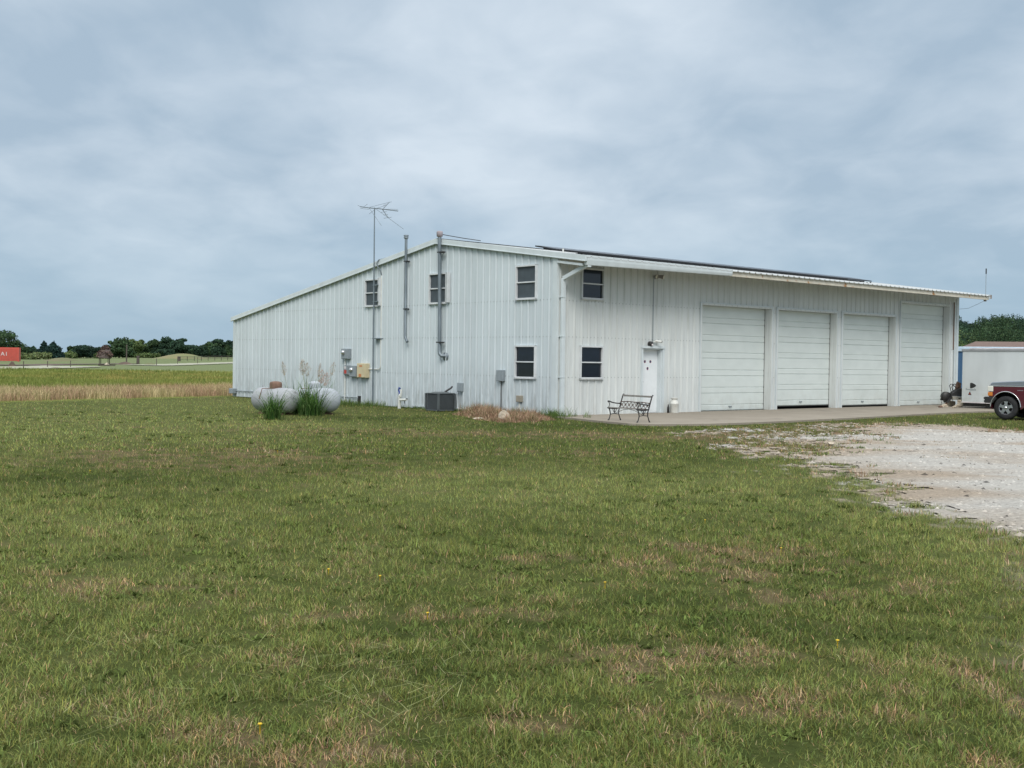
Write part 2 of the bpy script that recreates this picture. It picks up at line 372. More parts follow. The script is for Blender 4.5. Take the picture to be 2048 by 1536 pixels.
# clearer, bluer air low down; brighter overcast overhead
lo = N(nt, 'ShaderNodeMapRange', interpolation_type='SMOOTHSTEP'); lk(sx.outputs['Z'], lo.inputs['Value']); lo.inputs['From Min'].default_value = .0; lo.inputs['From Max'].default_value = .16
lo.inputs['To Min'].default_value = .72; lo.inputs['To Max'].default_value = 0
lm = N(nt, 'ShaderNodeMix', data_type='RGBA'); lk(lo.outputs[0], lm.inputs['Factor']); lk(cr.outputs['Color'], lm.inputs['A']); lm.inputs['B'].default_value = (.245, .375, .49, 1)
hi = N(nt, 'ShaderNodeMapRange', interpolation_type='SMOOTHSTEP'); lk(sx.outputs['Z'], hi.inputs['Value']); hi.inputs['From Min'].default_value = .33; hi.inputs['From Max'].default_value = .9
hi.inputs['To Min'].default_value = 1.0; hi.inputs['To Max'].default_value = 2.9
hs = N(nt, 'ShaderNodeVectorMath', operation='SCALE'); lk(lm.outputs['Result'], hs.inputs[0]); lk(hi.outputs[0], hs.inputs['Scale'])
# thick cloud overhead passes a whiter light
gr = N(nt, 'ShaderNodeMapRange'); lk(sx.outputs['Z'], gr.inputs['Value']); gr.inputs['From Min'].default_value = .36; gr.inputs['From Max'].default_value = .8; gr.inputs['To Max'].default_value = .8
gm = N(nt, 'ShaderNodeMix', data_type='RGBA'); lk(gr.outputs[0], gm.inputs['Factor']); lk(lm.outputs['Result'], gm.inputs['A']); gm.inputs['B'].default_value = (.47, .475, .48, 1); lk(gm.outputs['Result'], hs.inputs[0])
lk(hs.outputs[0], bg2.inputs['Color'])
ms = N(nt, 'ShaderNodeMixShader'); ms.inputs[0].default_value = .93; lk(bg1.outputs[0], ms.inputs[1]); lk(bg2.outputs[0], ms.inputs[2]); lk(ms.outputs[0], outw.inputs['Surface'])
sd = bpy.data.lights.new('sun', 'SUN'); sd.energy = 1.75; sd.angle = math.radians(28); sd.color = (1, .96, .9)
so = bpy.data.objects.new('sun', sd); COL.objects.link(so)
sv = Vector((math.sin(SUN_AZ)*math.cos(SUN_EL), math.cos(SUN_AZ)*math.cos(SUN_EL), math.sin(SUN_EL)))
so.rotation_euler = sv.to_track_quat('Z', 'Y').to_euler()
S.view_settings.view_transform = 'Standard'; S.view_settings.look = 'None'; S.view_settings.gamma = 1; S.view_settings.exposure = .35

# ------------------------------------------------------------------ where the crushed stone lies
def poly_sd(x, y, P):
    """signed distance to polygon, positive inside"""
    x = np.asarray(x, float); y = np.asarray(y, float)
    d2 = np.full(x.shape, 1e9); ins = np.zeros(x.shape, bool); n = len(P)
    for i in range(n):
        ax, ay = P[i]; bx, by = P[(i+1) % n]
        ex, ey = bx-ax, by-ay; t = np.clip(((x-ax)*ex+(y-ay)*ey)/(ex*ex+ey*ey), 0, 1)
        d2 = np.minimum(d2, (x-ax-t*ex)**2+(y-ay-t*ey)**2)
        c = ((ay > y) != (by > y)); xc = ax+(y-ay)*ex/(ey if ey else 1e-9)
        ins ^= c & (x < xc)
    return np.where(ins, 1, -1)*np.sqrt(d2)
def G2(px, py):
    p = hit(px, py); return (p[0], p[1])
DRIVE = [G2(1705, 876), G2(1640, 902), G2(1560, 913), G2(1640, 930), G2(1700, 952), G2(1760, 974), G2(1830, 1004), G2(1900, 1029), G2(1980, 1051), (5.05, 11.3), (4.75, 10.2), (4.35, 8.8), (3.75, 7.5), (3.05, 6.3),
         (2.8, 5.3), (3.0, 4.), (3.2, 1), (14, -6), (42, 6), (40, 27), G2(2047, 863), G2(1960, 853), G2(1850, 849), G2(1730, 850)]
PATCHY = [G2(1375, 862), G2(1440, 892), G2(1560, 912), G2(1660, 905), G2(1760, 870), G2(1800, 846), G2(1700, 845), G2(1560, 852), G2(1460, 855)]
SLAB = [L(-.35, .0)[:2], L(-.55, -1.2)[:2], L(-.95, -2.6)[:2], L(-1.25, -4.1)[:2], L(-.9, -4.75)[:2], L(.6, -5.25)[:2], L(2.6, -5.35)[:2], L(7.5, -5.1)[:2], L(12, -4.6)[:2], L(15.6, -4.3)[:2], L(22, -4.6)[:2], L(27.5, -4.7)[:2], L(27.5, .3)[:2], L(23.4, .3)[:2]]
BLDG = [L(-.03, -.03)[:2], L(LF+.03, -.03)[:2], L(LF+.03, LG+.03)[:2], L(-.03, LG+.03)[:2]]
def gravelw(x, y):
    n = fbm(x*.9, y*.9, 21, 4)-.5; n2 = fbm(x*3.5, y*3.5, 33, 3)-.5
    n5 = fbm(x*8, y*8, 37, 2)-.5; far = .3+.7*sm(9, 20, np.hypot(x, y))
    w1 = sm(-.5, .5, poly_sd(x, y, DRIVE)+far*(2.2*n+1.8*n2+1.6*n5)+.1)
    pz = poly_sd(x, y, PATCHY)
    w2 = sm(.05, .2, .7*n+.8*n2+.9*n5-.02-.6*np.clip(-pz, 0, 1))
    return np.maximum(w1, w2*(pz > -1))
def zone(px, py, rx, ry):
    p = hit(px, py); d = math.hypot(p[0], p[1])
    return (p[0], p[1], rx*d/FPX, ry*d*d/(FPX*HC))
DRY = [(zone(*z), s) for z, s in [((1500, 1120, 330, 45), .55), ((1000, 1300, 420, 60), .3), ((600, 1490, 300, 45), .75), ((1340, 1310, 340, 38), .5), ((1200, 1430, 420, 40), .35), ((1700, 1400, 240, 45), .45), ((900, 1220, 240, 25), .35),
        ((200, 1180, 260, 22), .25), ((560, 1235, 90, 14), .4), ((1990, 1380, 50, 90), .9), ((450, 915, 420, 26), .45), ((1100, 868, 300, 9), .5), ((700, 862, 220, 8), .45), ((1150, 905, 260, 14), .3), ((1060, 1110, 160, 14), .5), ((1960, 1500, 70, 40), .5), ((1600, 1190, 200, 22), .4), ((760, 1390, 160, 20), .35)]]
LITE = [(zone(*z), s) for z, s in [((1150, 985, 520, 62), .95), ((1500, 975, 330, 55), .95), ((1800, 1060, 200, 50), .8), ((180, 822, 420, 42), 1.35), ((150, 870, 260, 14), .7), ((700, 850, 300, 10), .5), ((1890, 1090, 170, 50), .6), ((260, 1040, 330, 45), .6), ((60, 1000, 140, 40), .5), ((1000, 1090, 420, 18), .4)]]
DARK = [(zone(*z), s) for z, s in [((1520, 1250, 230, 35), .9), ((800, 1330, 160, 25), .6), ((300, 1400, 300, 50), .6), ((1900, 1480, 100, 30), .8), ((1300, 1200, 260, 20), .7), ((700, 835, 220, 5), .9), ((1050, 848, 180, 5), .9), ((1480, 1490, 260, 30), .5), ((1000, 1240, 300, 25), .5), ((1310, 850, 110, 5), .6), ((250, 960, 300, 14), .5)]]
def zsum(Z, x, y):
    t = np.zeros(np.shape(x))
    for (cx, cy, rx, ry), s in Z:
        t = np.maximum(t, s*np.exp(-(((x-cx)/rx)**2+((y-cy)/ry)**2)**1.3))
    return t
cG1 = np.array([.080, .118, .032]); cG2 = np.array([.175, .212, .062]); cLT = np.array([.275, .315, .104]); cTAN = np.array([.41, .30, .175]); cSOIL = np.array([.135, .10, .07])
cGRV = np.array([.385, .368, .335]); cGRT = np.array([.30, .25, .195])
def mix(a, b, t): return a*(1-t[..., None])+b*t[..., None]
def lawnparams(x, y):
    n1 = fbm(x*.35, y*.35, 1, 4); n2 = fbm(x*1.6, y*1.6, 2, 4); n3 = fbm(x*.09, y*.09, 9, 3); n4 = fbm(x*5., y*5., 19, 3)
    dry = np.clip(.95*zsum(DRY, x, y)*(.35+1.3*n4*(.5+n2))+.6*(n2-.5)+1.1*(n4-.5)+.5*(n1-.5)+.03, 0, 1)
    dry = sm(.10, .85, dry+.45*sm(-1., .3, poly_sd(x, y, PATCHY)))
    lite = np.clip(1.1*zsum(LITE, x, y)+1.1*(n1-.5)+.8*(n3-.5)+.4*(n4-.5)+.02, 0, 1)
    dark = np.clip(.8*zsum(DARK, x, y)+.9*(.5-n2)+1.1*(.5-n4)+.7*(.5-n1), 0, 1)
    return dry, lite, dark
def lawncol(x, y, jit=None):
    dry, lite, dark = lawnparams(x, y)
    c = np.broadcast_to(cG2, x.shape+(3,)).copy()
    c = mix(c, cLT, np.clip(lite*.95, 0, 1)); c = mix(c, cG1, dark*.8)
    return c, dry
def gravelcol(x, y):
    n = fbm(x*.35+7, y*.8, 41, 4); n2 = fbm(x*6, y*6, 43, 3)
    edge = 1-sm(0, 2.2, poly_sd(x, y, DRIVE)+1.5*(n-.5))
    t = np.clip(.75*edge+3.2*(n-.53), 0, 1)
    return mix(np.broadcast_to(cGRV, x.shape+(3,)), cGRT, t)*(.9+.25*n2)[..., None]
def groundcol(x, y):
    c, dry = lawncol(x, y)
    c = mix(c*.34, cTAN*.30, np.clip(dry*.8, 0, 1))
    d = np.hypot(x, y); az = np.degrees(np.arctan2(x, y))
    # meadow beyond the mown line, woods floor on the hill
    mead = sm(-1, 1, meadow_sd(x, y))
    n = fbm(x/5, y/3, 51, 4); n2 = fbm(x/18, y/8, 52, 3)
    mc = mix(np.broadcast_to(np.array([.20, .225, .06]), x.shape+(3,)), np.array([.30, .26, .11]), np.clip(3*(n2-.52), 0, 1)); mc = mix(mc, np.array([.13, .17, .05]), np.clip(3*(n-.55), 0, 1))
    far = np.array([.150, .178, .088])
    mc = mix(mc, far, sm(115, 150, d))
    c = mix(c, mc, mead)
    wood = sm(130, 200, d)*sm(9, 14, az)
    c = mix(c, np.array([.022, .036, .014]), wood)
    g = gravelw(x, y)
    c = mix(c, gravelcol(x, y), g)
    return c
# mown line: everything beyond the line from (-17.5,39.4) towards (-11.5,49.6), and beyond the building
MA, MBp = np.array(G2(0, 803)), np.array(G2(470, 791.5))
md = (MBp-MA)/np.linalg.norm(MBp-MA); mn = np.array([-md[1], md[0]])
def meadow_sd(x, y):
    s = (x-MA[0])*mn[0]+(y-MA[1])*mn[1]
    s2 = np.hypot(x, y)-75
    return np.maximum(s+1.2*(fbm(x*.2, y*.2, 61, 2)-.5), s2)

def gzf(x, y):
    rad = np.hypot(x, y)
    return T(x, y)+.03*(fbm(x*1.2, y*1.2, 71, 3)-.5)*(1-sm(30, 60, rad))*sm(.0, 1.5, -np.maximum(poly_sd(x, y, SLAB), poly_sd(x, y, BLDG)))-.02
# ------------------------------------------------------------------ ground: one sheet to the horizon
az = np.concatenate([np.arange(-180, -34, 3.), np.arange(-34, 34, .14), np.arange(34, 180, 3.)]); az = np.radians(az)
rr = [0.6]
while rr[-1] < 4200: rr.append(rr[-1]*(1.012 if 3.5 < rr[-1] < 60 else 1.03)+.0)
rr = np.array(rr); AZ, RR = np.meshgrid(az, rr)
gx = RR*np.sin(AZ); gy = RR*np.cos(AZ)
gz = gzf(gx, gy)
na, nr = len(az), len(rr)
V = np.stack([gx, gy, gz], -1).reshape(-1, 3)
i = np.arange(nr-1)[:, None]*na+np.arange(na-1)[None]; q = np.stack([i, i+1, i+na+1, i+na], -1).reshape(-1, 4)
j = np.arange(nr-1)*na; q2 = np.stack([j+na-1, j, j+na, j+2*na-1], -1)
q = np.concatenate([q, q2]); q = q[:, ::-1]
c0 = len(V); V = np.concatenate([V, [[0, 0, -.025]]]); cap = np.stack([np.arange(na), (np.arange(na)+1) % na, np.full(na, c0)], -1)
gc = groundcol(V[:, 0], V[:, 1])
ground = npmesh('ground', V, cap, m_ground, gc, q, smooth=True); tag(ground, kind='structure')

# drive of crushed limestone
xs = np.arange(1.0, 32, .1); ys = np.arange(1.5, 37, .1); X, Y = np.meshgrid(xs, ys)
W_ = gravelw(X, Y); sdv = poly_sd(X, Y, DRIVE); clear = -np.maximum(poly_sd(X, Y, SLAB), poly_sd(X, Y, BLDG))
thr = .45+.35*(1-sm(11, 17, np.hypot(X, Y))); keep = (W_ > thr) & (clear > .15); thr = thr.ravel()
kc = keep[:-1, :-1] & keep[1:, :-1] & keep[:-1, 1:] & keep[1:, 1:]
idx = np.arange(X.size).reshape(X.shape)
q = np.stack([idx[:-1, :-1][kc], idx[:-1, 1:][kc], idx[1:, 1:][kc], idx[1:, :-1][kc]], -1)
used = np.unique(q); remap = np.full(X.size, -1); remap[used] = np.arange(len(used))
ux, uy = X.ravel()[used], Y.ravel()[used]
uz = gzf(ux, uy)-.045+.051*sm(0, .30, W_.ravel()[used]-thr[used])+.02*fbm(ux*1.7, uy*1.7, 81, 4)*sm(.1, .5, W_.ravel()[used]-thr[used])
drive = npmesh('gravel_drive', np.stack([ux, uy, uz], -1), None, m_gravel, gravelcol(ux, uy), remap[q], smooth=True); tag(drive, kind='structure')

def scatter(n, xr, yr):
    return rng.uniform(*xr, n), rng.uniform(*yr, n)
# loose stones on it
def stones(x, y, s, z0, colr):
    n = len(x); base = np.array([[1, 0, 0], [-.5, .8, 0], [-.5, -.8, 0], [.1, .1, .5], [.9, .6, .3]])[:4]
    r = rng.uniform(.6, 1.3, (n, 4, 3)); a = rng.uniform(0, 2*PI, n); b = base[None]*r*s[:, None, None]
    ca, sa = np.cos(a)[:, None], np.sin(a)[:, None]
    v = np.stack([b[..., 0]*ca-b[..., 1]*sa+x[:, None], b[..., 0]*sa+b[..., 1]*ca+y[:, None], b[..., 2]+z0[:, None]], -1).reshape(-1, 3)
    o = np.arange(n)[:, None]*4
    t = np.stack([o+[0, 1, 3], o+[1, 2, 3], o+[2, 0, 3]], 1).reshape(-1, 3)
    return v, t, np.repeat(colr, 4, 0)
x, y = scatter(120000, (2.2, 26), (4, 36)); k = gravelw(x, y) > .5; k &= -poly_sd(x, y, SLAB) > .1; k &= (np.hypot(x, y) > 4); x, y = x[k], y[k]
s = rng.gamma(2.0, .0062, len(x)).clip(.004, .055)*(1+.014*np.hypot(x, y)); pc = gravelcol(x, y)*np.where(rng.uniform(0, 1, len(x)) < .07, .3, rng.uniform(.7, 1.4, len(x)))[:, None]
v, t, c = stones(x, y, s, gzf(x, y)+.012, pc)
tag(npmesh('loose_stones', v, t, m_pebble, c), 'loose pale limestone pieces strewn over the drive', 'gravel', kind='stuff')

# ------------------------------------------------------------------ concrete apron
sl = MB(); sl.prism(SLAB, -.12, .035, 'z'); tag(sl.build('concrete_slab', m_conc), kind='structure')
bd = MB()
jn = MB()

# ------------------------------------------------------------------ grass blades
def blades(x, y, z, ln, wd, lean, col, seg=True, azm=None):
    n = len(x); a = rng.uniform(0, 2*PI, n) if azm is None else azm; b = a+PI/2+rng.normal(0, .5, n)
    wx, wy = np.cos(a)*wd/2, np.sin(a)*wd/2; lx, ly = np.cos(b)*np.sin(lean), np.sin(b)*np.sin(lean); lz = np.cos(lean)
    P = lambda ox, oy, oz: np.stack([x+ox, y+oy, z+oz], -1)
    if seg:
        h = .55*ln; l2 = np.minimum(lean+.5, 1.45); mx_, my_ = lx*h, ly*h; mz = lz*h
        tx, ty, tz = mx_+np.cos(b)*np.sin(l2)*(ln-h), my_+np.sin(b)*np.sin(l2)*(ln-h), mz+np.cos(l2)*(ln-h)
        v = np.stack([P(-wx, -wy, 0), P(wx, wy, 0), P(mx_+wx*.75, my_+wy*.75, mz), P(mx_-wx*.75, my_-wy*.75, mz), P(tx, ty, tz)], 1)
        o = np.arange(n)[:, None]*5; t = np.stack([o+[3, 2, 4]], 1).reshape(-1, 3); qd = (o+[0, 1, 2, 3]).reshape(-1, 4)
        return v.reshape(-1, 3), t, qd, np.repeat(col, 5, 0)
    v = np.stack([P(-wx, -wy, 0), P(wx, wy, 0), P(lx*ln, ly*ln, lz*ln)], 1); o = np.arange(n)[:, None]*3
    return v.reshape(-1, 3), (o+[0, 1, 2]), None, np.repeat(col, 3, 0)
def frustum(n, d0, d1, half=.50, wgt=1.):
    """points spread over a sector in front of the camera, wider than the frame"""
    d = np.sqrt(rng.uniform(d0**2, d1**2, n)) if wgt == 1. else d0*(d1/d0)**rng.uniform(0, 1, n)
    xx = rng.uniform(-half, half, n)*d; return xx, d
def allowed(x, y, rough=True):
    k = -np.maximum(poly_sd(x, y, SLAB), poly_sd(x, y, BLDG)) > .01
    g = gravelw(x, y); return k & (rng.uniform(0, 1, len(x)) > sm(.25, .75, g)+.0)
def lawn(name, n, d0, d1, ln, wd, wgt, seg):
    x, y = frustum(n, d0, d1, wgt=wgt)
    # clumping: thin out by a fine noise
    cl = fbm(x*5.5, y*5.5, 91, 3); k = (rng.uniform(0, 1, len(x)) < .1+1.7*(cl-.15)) & allowed(x, y) & (meadow_sd(x, y) < .2); x, y, cl = x[k], y[k], cl[k]
    c, dry = lawncol(x, y); m = len(x); z = gzf(x, y)-.008+.012*(cl-.5)
    isdry = rng.uniform(0, 1, m) < .07+.6*dry
    c = np.where(isdry[:, None], cTAN*rng.uniform(.55, 1.3, m)[:, None], c)
    c = c*rng.uniform(.38, 1.62, m)[:, None]*np.stack([rng.uniform(.85, 1.25, m), np.ones(m), rng.uniform(.8, 1.2, m)], -1)
    thin = rng.uniform(0, 1, m) < 1-.12*sm(.5, .9, dry); x, y, z, c, cl, isdry = x[thin], y[thin], z[thin], c[thin], cl[thin], isdry[thin]; m = len(x)
    l = rng.uniform(*ln, m)*(.3+1.3*cl); l = np.where(isdry, l*.85, l)
    lean = np.abs(rng.normal(.8, .42, m)).clip(0, 1.42)
    wd_ = rng.uniform(*wd, m)
    v, t, qd, cc = blades(x, y, z, l+.02, wd_, lean, c, seg)
    return v, t, qd, cc
def join(parts):
    V, Tt, Q, C = [], [], [], []; o = 0
    for v, t, q, c in parts:
        V.append(v); C.append(c)
        if t is not None and len(t): Tt.append(t+o)
        if q is not None and len(q): Q.append(q+o)
        o += len(v)
    return np.concatenate(V), (np.concatenate(Tt) if Tt else None), (np.concatenate(Q) if Q else None), np.concatenate(C)
parts = [lawn('a', 280000, 4.0, 9.5, (.025, .062), (.0025, .0048), 2., True),
         lawn('b', 260000, 9.5, 20, (.03, .065), (.004, .008), 2., False),
         lawn('c', 190000, 20, 56, (.03, .07), (.009, .018), 2., False)]
# long cut stems lying on top, near the lower left
x, y = frustum(700, 4.2, 6.5); k = (x < -.2) & (fbm(x*.9, y*.9, 95, 2) > .5); x, y = x[k], y[k]; m = len(x)
c = np.tile(np.array([.27, .28, .13]), (m, 1))*rng.uniform(.7, 1.4, m)[:, None]
parts.append(blades(x, y, rng.uniform(.01, .04, m), rng.uniform(.12, .3, m), np.full(m, .004), rng.uniform(1.25, 1.5, m), c, True))
# broad leaved weeds and coarse tussocks in the turf
for nn, dd0, dd1, ll, ww in ((600, 4., 14, (.025, .06), (.012, .022)), (900, 12, 34, (.03, .07), (.02, .035))):
    x, y = frustum(nn, dd0, dd1); k = allowed(x, y) & (meadow_sd(x, y) < 0) & (fbm(x*.5, y*.5, 191, 3) > .45); x, y = x[k], y[k]
    nb_ = 26; xx = np.repeat(x, nb_); yy = np.repeat(y, nb_); m = len(xx); rr2 = .05*rng.gamma(2, .6, m); aa = rng.uniform(0, 2*PI, m)
    c = np.tile(np.array([.105, .14, .038]), (m, 1))*np.repeat(rng.uniform(.6, 1.5, len(x)), nb_)[:, None]*rng.uniform(.7, 1.3, m)[:, None]
    xx = xx+rr2*np.cos(aa); yy = yy+rr2*np.sin(aa)
    parts.append(blades(xx, yy, gzf(xx, yy), rng.uniform(*ll, m), rng.uniform(*ww, m), rng.uniform(.5, 1.4, m), c, dd0 < 10))
v, t, q, c = join(parts)
tag(npmesh('lawn_grass', v, t, m_grass, c, q), 'mown green lawn with dry tan patches', 'grass', kind='stuff')

# edge tufts and weeds standing in the gravel and along the walls
def tufts(pts, nb, r, ln, wd, cols, lean=(.35, .3), seg=True):
    out = []
    for (px_, py_, sc) in pts:
        n = int(nb*sc); a = rng.uniform(0, 2*PI, n); rad = r*sc*np.sqrt(rng.uniform(0, 1, n))
        cc = np.array(cols)[rng.integers(0, len(cols), n)]*rng.uniform(.6, 1.4, n)[:, None]
        out.append(blades(px_+rad*np.cos(a), py_+rad*np.sin(a), np.full(n, -.02), rng.uniform(*ln, n)*sc, rng.uniform(*wd, n), np.abs(rng.normal(*lean, n)).clip(0, 1.3), cc, seg))
    return out
GRN = [(.09, .15, .045), (.13, .19, .055), (.15, .20, .07)]; TAN_ = [(.40, .26, .17), (.48, .36, .24), (.28, .19, .12)]
pts = []
x, y = scatter(26000, (1.5, 24), (4, 36)); g = gravelw(x, y); sdd = poly_sd(x, y, DRIVE)
k = (np.abs(g-.5) < .42) & (-poly_sd(x, y, SLAB) > .05) & (rng.uniform(0, 1, len(x)) < .30); P1 = list(zip(x[k], y[k], rng.uniform(.5, 1.2, k.sum())))
k = (g > .9) & (sdd > .2) & (sdd < 6) & (fbm(x*1.1, y*1.1, 97, 3) > .63) & (rng.uniform(0, 1, len(x)) < .12); P2 = list(zip(x[k], y[k], rng.uniform(.4, .9, k.sum())))
random.shuffle(P1); h = int(len(P1)*.6)
out = tufts(P1[:h], 14, .10, (.04, .11), (.006, .014), GRN)+tufts(P1[h:], 14, .10, (.04, .12), (.006, .014), TAN_)+tufts(P2, 12, .08, (.03, .09), (.006, .012), TAN_+GRN[:1])
v, t, q, c = join(out); tag(npmesh('edge_weeds', v, t, m_grass, c, q), 'ragged green and tan weeds along the edge of the gravel', 'weeds', kind='stuff')

# yellow flowers in the lawn
fl = MB()
for px_, py_ in [(520, 1460), (657, 1146), (760, 1160), (1210, 1173), (1562, 1103), (555, 905), (735, 878), (1410, 1045), (180, 945), (855, 1235), (1675, 1290)]:
    p = hit(px_, py_); fl.lathe([(0, .028), (.009, .030), (.011, .026), (.004, .022), (.002, -.02)], 7, (p[0], p[1], 0))
tag(fl.build('yellow_flowers', mat('yellow_petals', (.75, .5, .02), .6)), 'tiny yellow flowers dotted over the lawn', 'flowers', kind='stuff')

# tall tan grass along the mown line, and the meadow behind it
def strip_pts(n, s0, s1, w0, w1):
    s = rng.uniform(s0, s1, n); ww = rng.uniform(w0, w1, n)
    return MA[0]+md[0]*s+mn[0]*ww, MA[1]+md[1]*s+mn[1]*ww, s, ww
SG = -1
x, y, s, ww = strip_pts(60000, -14, 22, .0, 8.0)
e = .5*(fbm(s*.6, s*0, 101, 3)); k = (ww > e) & (-poly_sd(x, y, BLDG) > .3) & (rng.uniform(0, 1, len(x)) < np.where(ww < 3, 1, .6)); x, y, s, ww = x[k], y[k], s[k], ww[k]; m = len(x)
n1 = fbm(x*.7, y*.7, 103, 3); pink = np.array([.40, .27, .175]); straw = np.array([.50, .41, .23]); olive = np.array([.20, .21, .08])
c = mix(np.tile(pink, (m, 1)), straw, np.clip(4*(n1-.5)+.25, 0, 1)); c = np.where((rng.uniform(0, 1, m) < .10)[:, None], olive, c)*rng.uniform(.6, 1.35, m)[:, None]
l = rng.uniform(.24, .52, m)*(.75+.5*n1)
v, t, q, c = join([blades(x, y, T(x, y)-.02, l, rng.uniform(.010, .022, m), np.abs(rng.normal(.22, .18, m)).clip(0, 1), c, True)])
tag(npmesh('tall_dry_grass', v, t, m_field, c, q), 'knee high band of tan and pinkish dry grass along the mown line', 'tall grass', kind='stuff')
n = 95000; d = 44*(125/44)**rng.uniform(0, 1, n); x = rng.uniform(-.50, -.14, n)*d; y = d
k = (meadow_sd(x, y) > 6.5) & (-poly_sd(x, y, BLDG) > .5); x, y = x[k], y[k]; m = len(x)
n1 = fbm(x/6, y/4, 105, 3); n2 = fbm(x/1.2, y/1.2, 106, 3)
c = mix(np.tile(np.array([.195, .225, .062]), (m, 1)), np.array([.34, .28, .10]), np.clip(4*(n1-.52), 0, 1)); c = mix(c, np.array([.10, .145, .04]), np.clip(4*(n2-.55), 0, 1))
fl_ = rng.uniform(0, 1, m) < .008; c = np.where(fl_[:, None], np.array([.5, .46, .22]), c)*rng.uniform(.7, 1.3, m)[:, None]
v, t, q, c = join([blades(x, y, T(x, y)-.03, rng.uniform(.10, .32, m)*(.5+n2), rng.uniform(.02, .045, m)*np.hypot(x, y)/60, np.abs(rng.normal(.5, .3, m)).clip(0, 1.2), c, False)])
tag(npmesh('meadow_plants', v, t, m_field, c, q), 'uneven green meadow of weeds and yellow flowers behind the tan grass', 'meadow', kind='stuff')

# weeds hugging the gable wall
P = []
for v_ in np.arange(.3, 12, .09): P.append((*L(-.12-rng.uniform(0, .22), v_)[:2], rng.uniform(.3, 1.0)))
out = tufts(P, 12, .12, (.06, .2), (.006, .013), GRN)
P = [(*L(-.1-rng.uniform(0, .7), 10.0+rng.normal(0, .9))[:2], rng.uniform(.7, 1.3)) for _ in range(50)]
out += tufts(P, 22, .14, (.08, .28), (.007, .016), GRN)
P = [(*L(-.2-rng.uniform(0, .5), rng.uniform(2.4, 3.6))[:2], rng.uniform(.6, 1.2)) for _ in range(40)]
out += tufts(P, 26, .13, (.15, .45), (.006, .012), GRN+TAN_)
P = [(*L(-.25+rng.normal(0, .25), -.35+rng.normal(0, .3))[:2], rng.uniform(.6, 1.2)) for _ in range(40)]
out += tufts(P, 22, .12, (.12, .42), (.006, .014), GRN[:2])
v, t, q, c = join(out); tag(npmesh('wall_weeds', v, t, m_grass, c, q), 'green weeds growing against the foot of the white gable wall', 'weeds', kind='stuff')
HEAP = [G2(905, 828), G2(955, 839), G2(1005, 845), G2(1070, 844), G2(1112, 840), L(-.15, .1)[:2], L(-.12, 3.3)[:2]]
hx_, hy_ = scatter(5000, (min(p[0] for p in HEAP), max(p[0] for p in HEAP)), (min(p[1] for p in HEAP), max(p[1] for p in HEAP)))
hs = poly_sd(hx_, hy_, HEAP); k = hs > 0; hx_, hy_, hs = hx_[k][:900], hy_[k][:900], hs[k][:900]
hn = fbm(hx_*1.4, hy_*1.4, 201, 3)
P = list(zip(hx_, hy_, (.35+1.5*hn*sm(0, .7, hs)).clip(.3, 1.25)))
out = tufts(P, 17, .13, (.12, .40), (.007, .014), TAN_+[(.36, .20, .14), (.24, .17, .11), (.3, .2, .13)], lean=(.65, .45))
P = [(a, b, s) for a, b, s in P if rng.uniform() < .12]
out += tufts(P, 16, .12, (.12, .36), (.006, .012), GRN)
v, t, q, c = join(out); tag(npmesh('dead_weeds', v, t, m_field, c, q), 'reddish tan heap of dead weeds by the building corner', 'dead weeds', kind='stuff')

# ------------------------------------------------------------------ the steel building
B = empty('metal_building', L(0, 0), TH, 'long white ribbed steel shop with a low gable and four overhead doors', 'building')
PIT = .3048
def zr_front(v): return 4.80+.137*v       # roof deck underside line, right slope
def ztop(v):
    return 4.83+.137*v if v < 5.75 else 5.618-.166*(v-5.75)
def ribwall(length, top, openings, outward, axis, off=0.0):
    """ribbed sheet along s in 0..length, z from 0 to top(s); openings (s0,s1,z0,z1)"""
    mb = MB(); br = {0., length}
    k = 0
    while k*PIT < length+.1:
        c = k*PIT+off
        for d in (-.042, -.017, .017, .042): 
            if 0 < c+d < length: br.add(round(c+d, 4))
        k += 1
    for o in openings: br.add(o[0]); br.add(o[1])
    if axis == 'y': br.add(5.75)
    br = sorted(br)
    def dep(s):
        r = (s-off) % PIT; r = min(r, PIT-r)
        return .038*(1-min(max((r-.017)/.025, 0), 1))
    def P(s, z):
        d = dep(s)*outward
        return (d, s, z) if axis == 'y' else (s, d, z)
    for a, b in zip(br[:-1], br[1:]):
        if b-a < 1e-5: continue
        m = (a+b)/2; iv = [(0., None)]
        ops = sorted([(o[2], o[3]) for o in openings if o[0] < m < o[1]])
        z = 0.; segs = []
        for z0, z1 in ops:
            if z0 > z: segs.append((z, z0))
            z = z1
        segs.append((z, None))
        for z0, z1 in segs:
            ta = top(a) if z1 is None else z1; tb = top(b) if z1 is None else z1
            mb.add([P(a, z0), P(b, z0), P(b, tb), P(a, ta)], [[0, 1, 2, 3]])
    return mb
GW = [(9.06, 9.90, 3.50, 4.43), (5.22, 6.14, 3.49, 4.46), (.88, 1.79, 3.50, 4.50), (.88, 1.79, 1.12, 2.08)]
FWN = [(.95, 1.88, 3.52, 4.42), (.94, 1.88, 1.13, 2.09)]
DO = [(3.70, 4.62, 0, 2.08)]
OD = [(6.54, 10.31, 3.56, 0), (10.71, 14.32, 3.56, .11), (14.76, 18.40, 3.57, .07), (18.85, 22.62, 4.15, 0)]
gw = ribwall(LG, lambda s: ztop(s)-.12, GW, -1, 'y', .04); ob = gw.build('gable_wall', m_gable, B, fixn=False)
fwm = ribwall(LF, lambda s: 4.72, FWN+DO+[(a, b, 0, z) for a, b, z, _ in OD], -1, 'x', .10); fwo = fwm.build('front_wall', m_front, B, fixn=False)
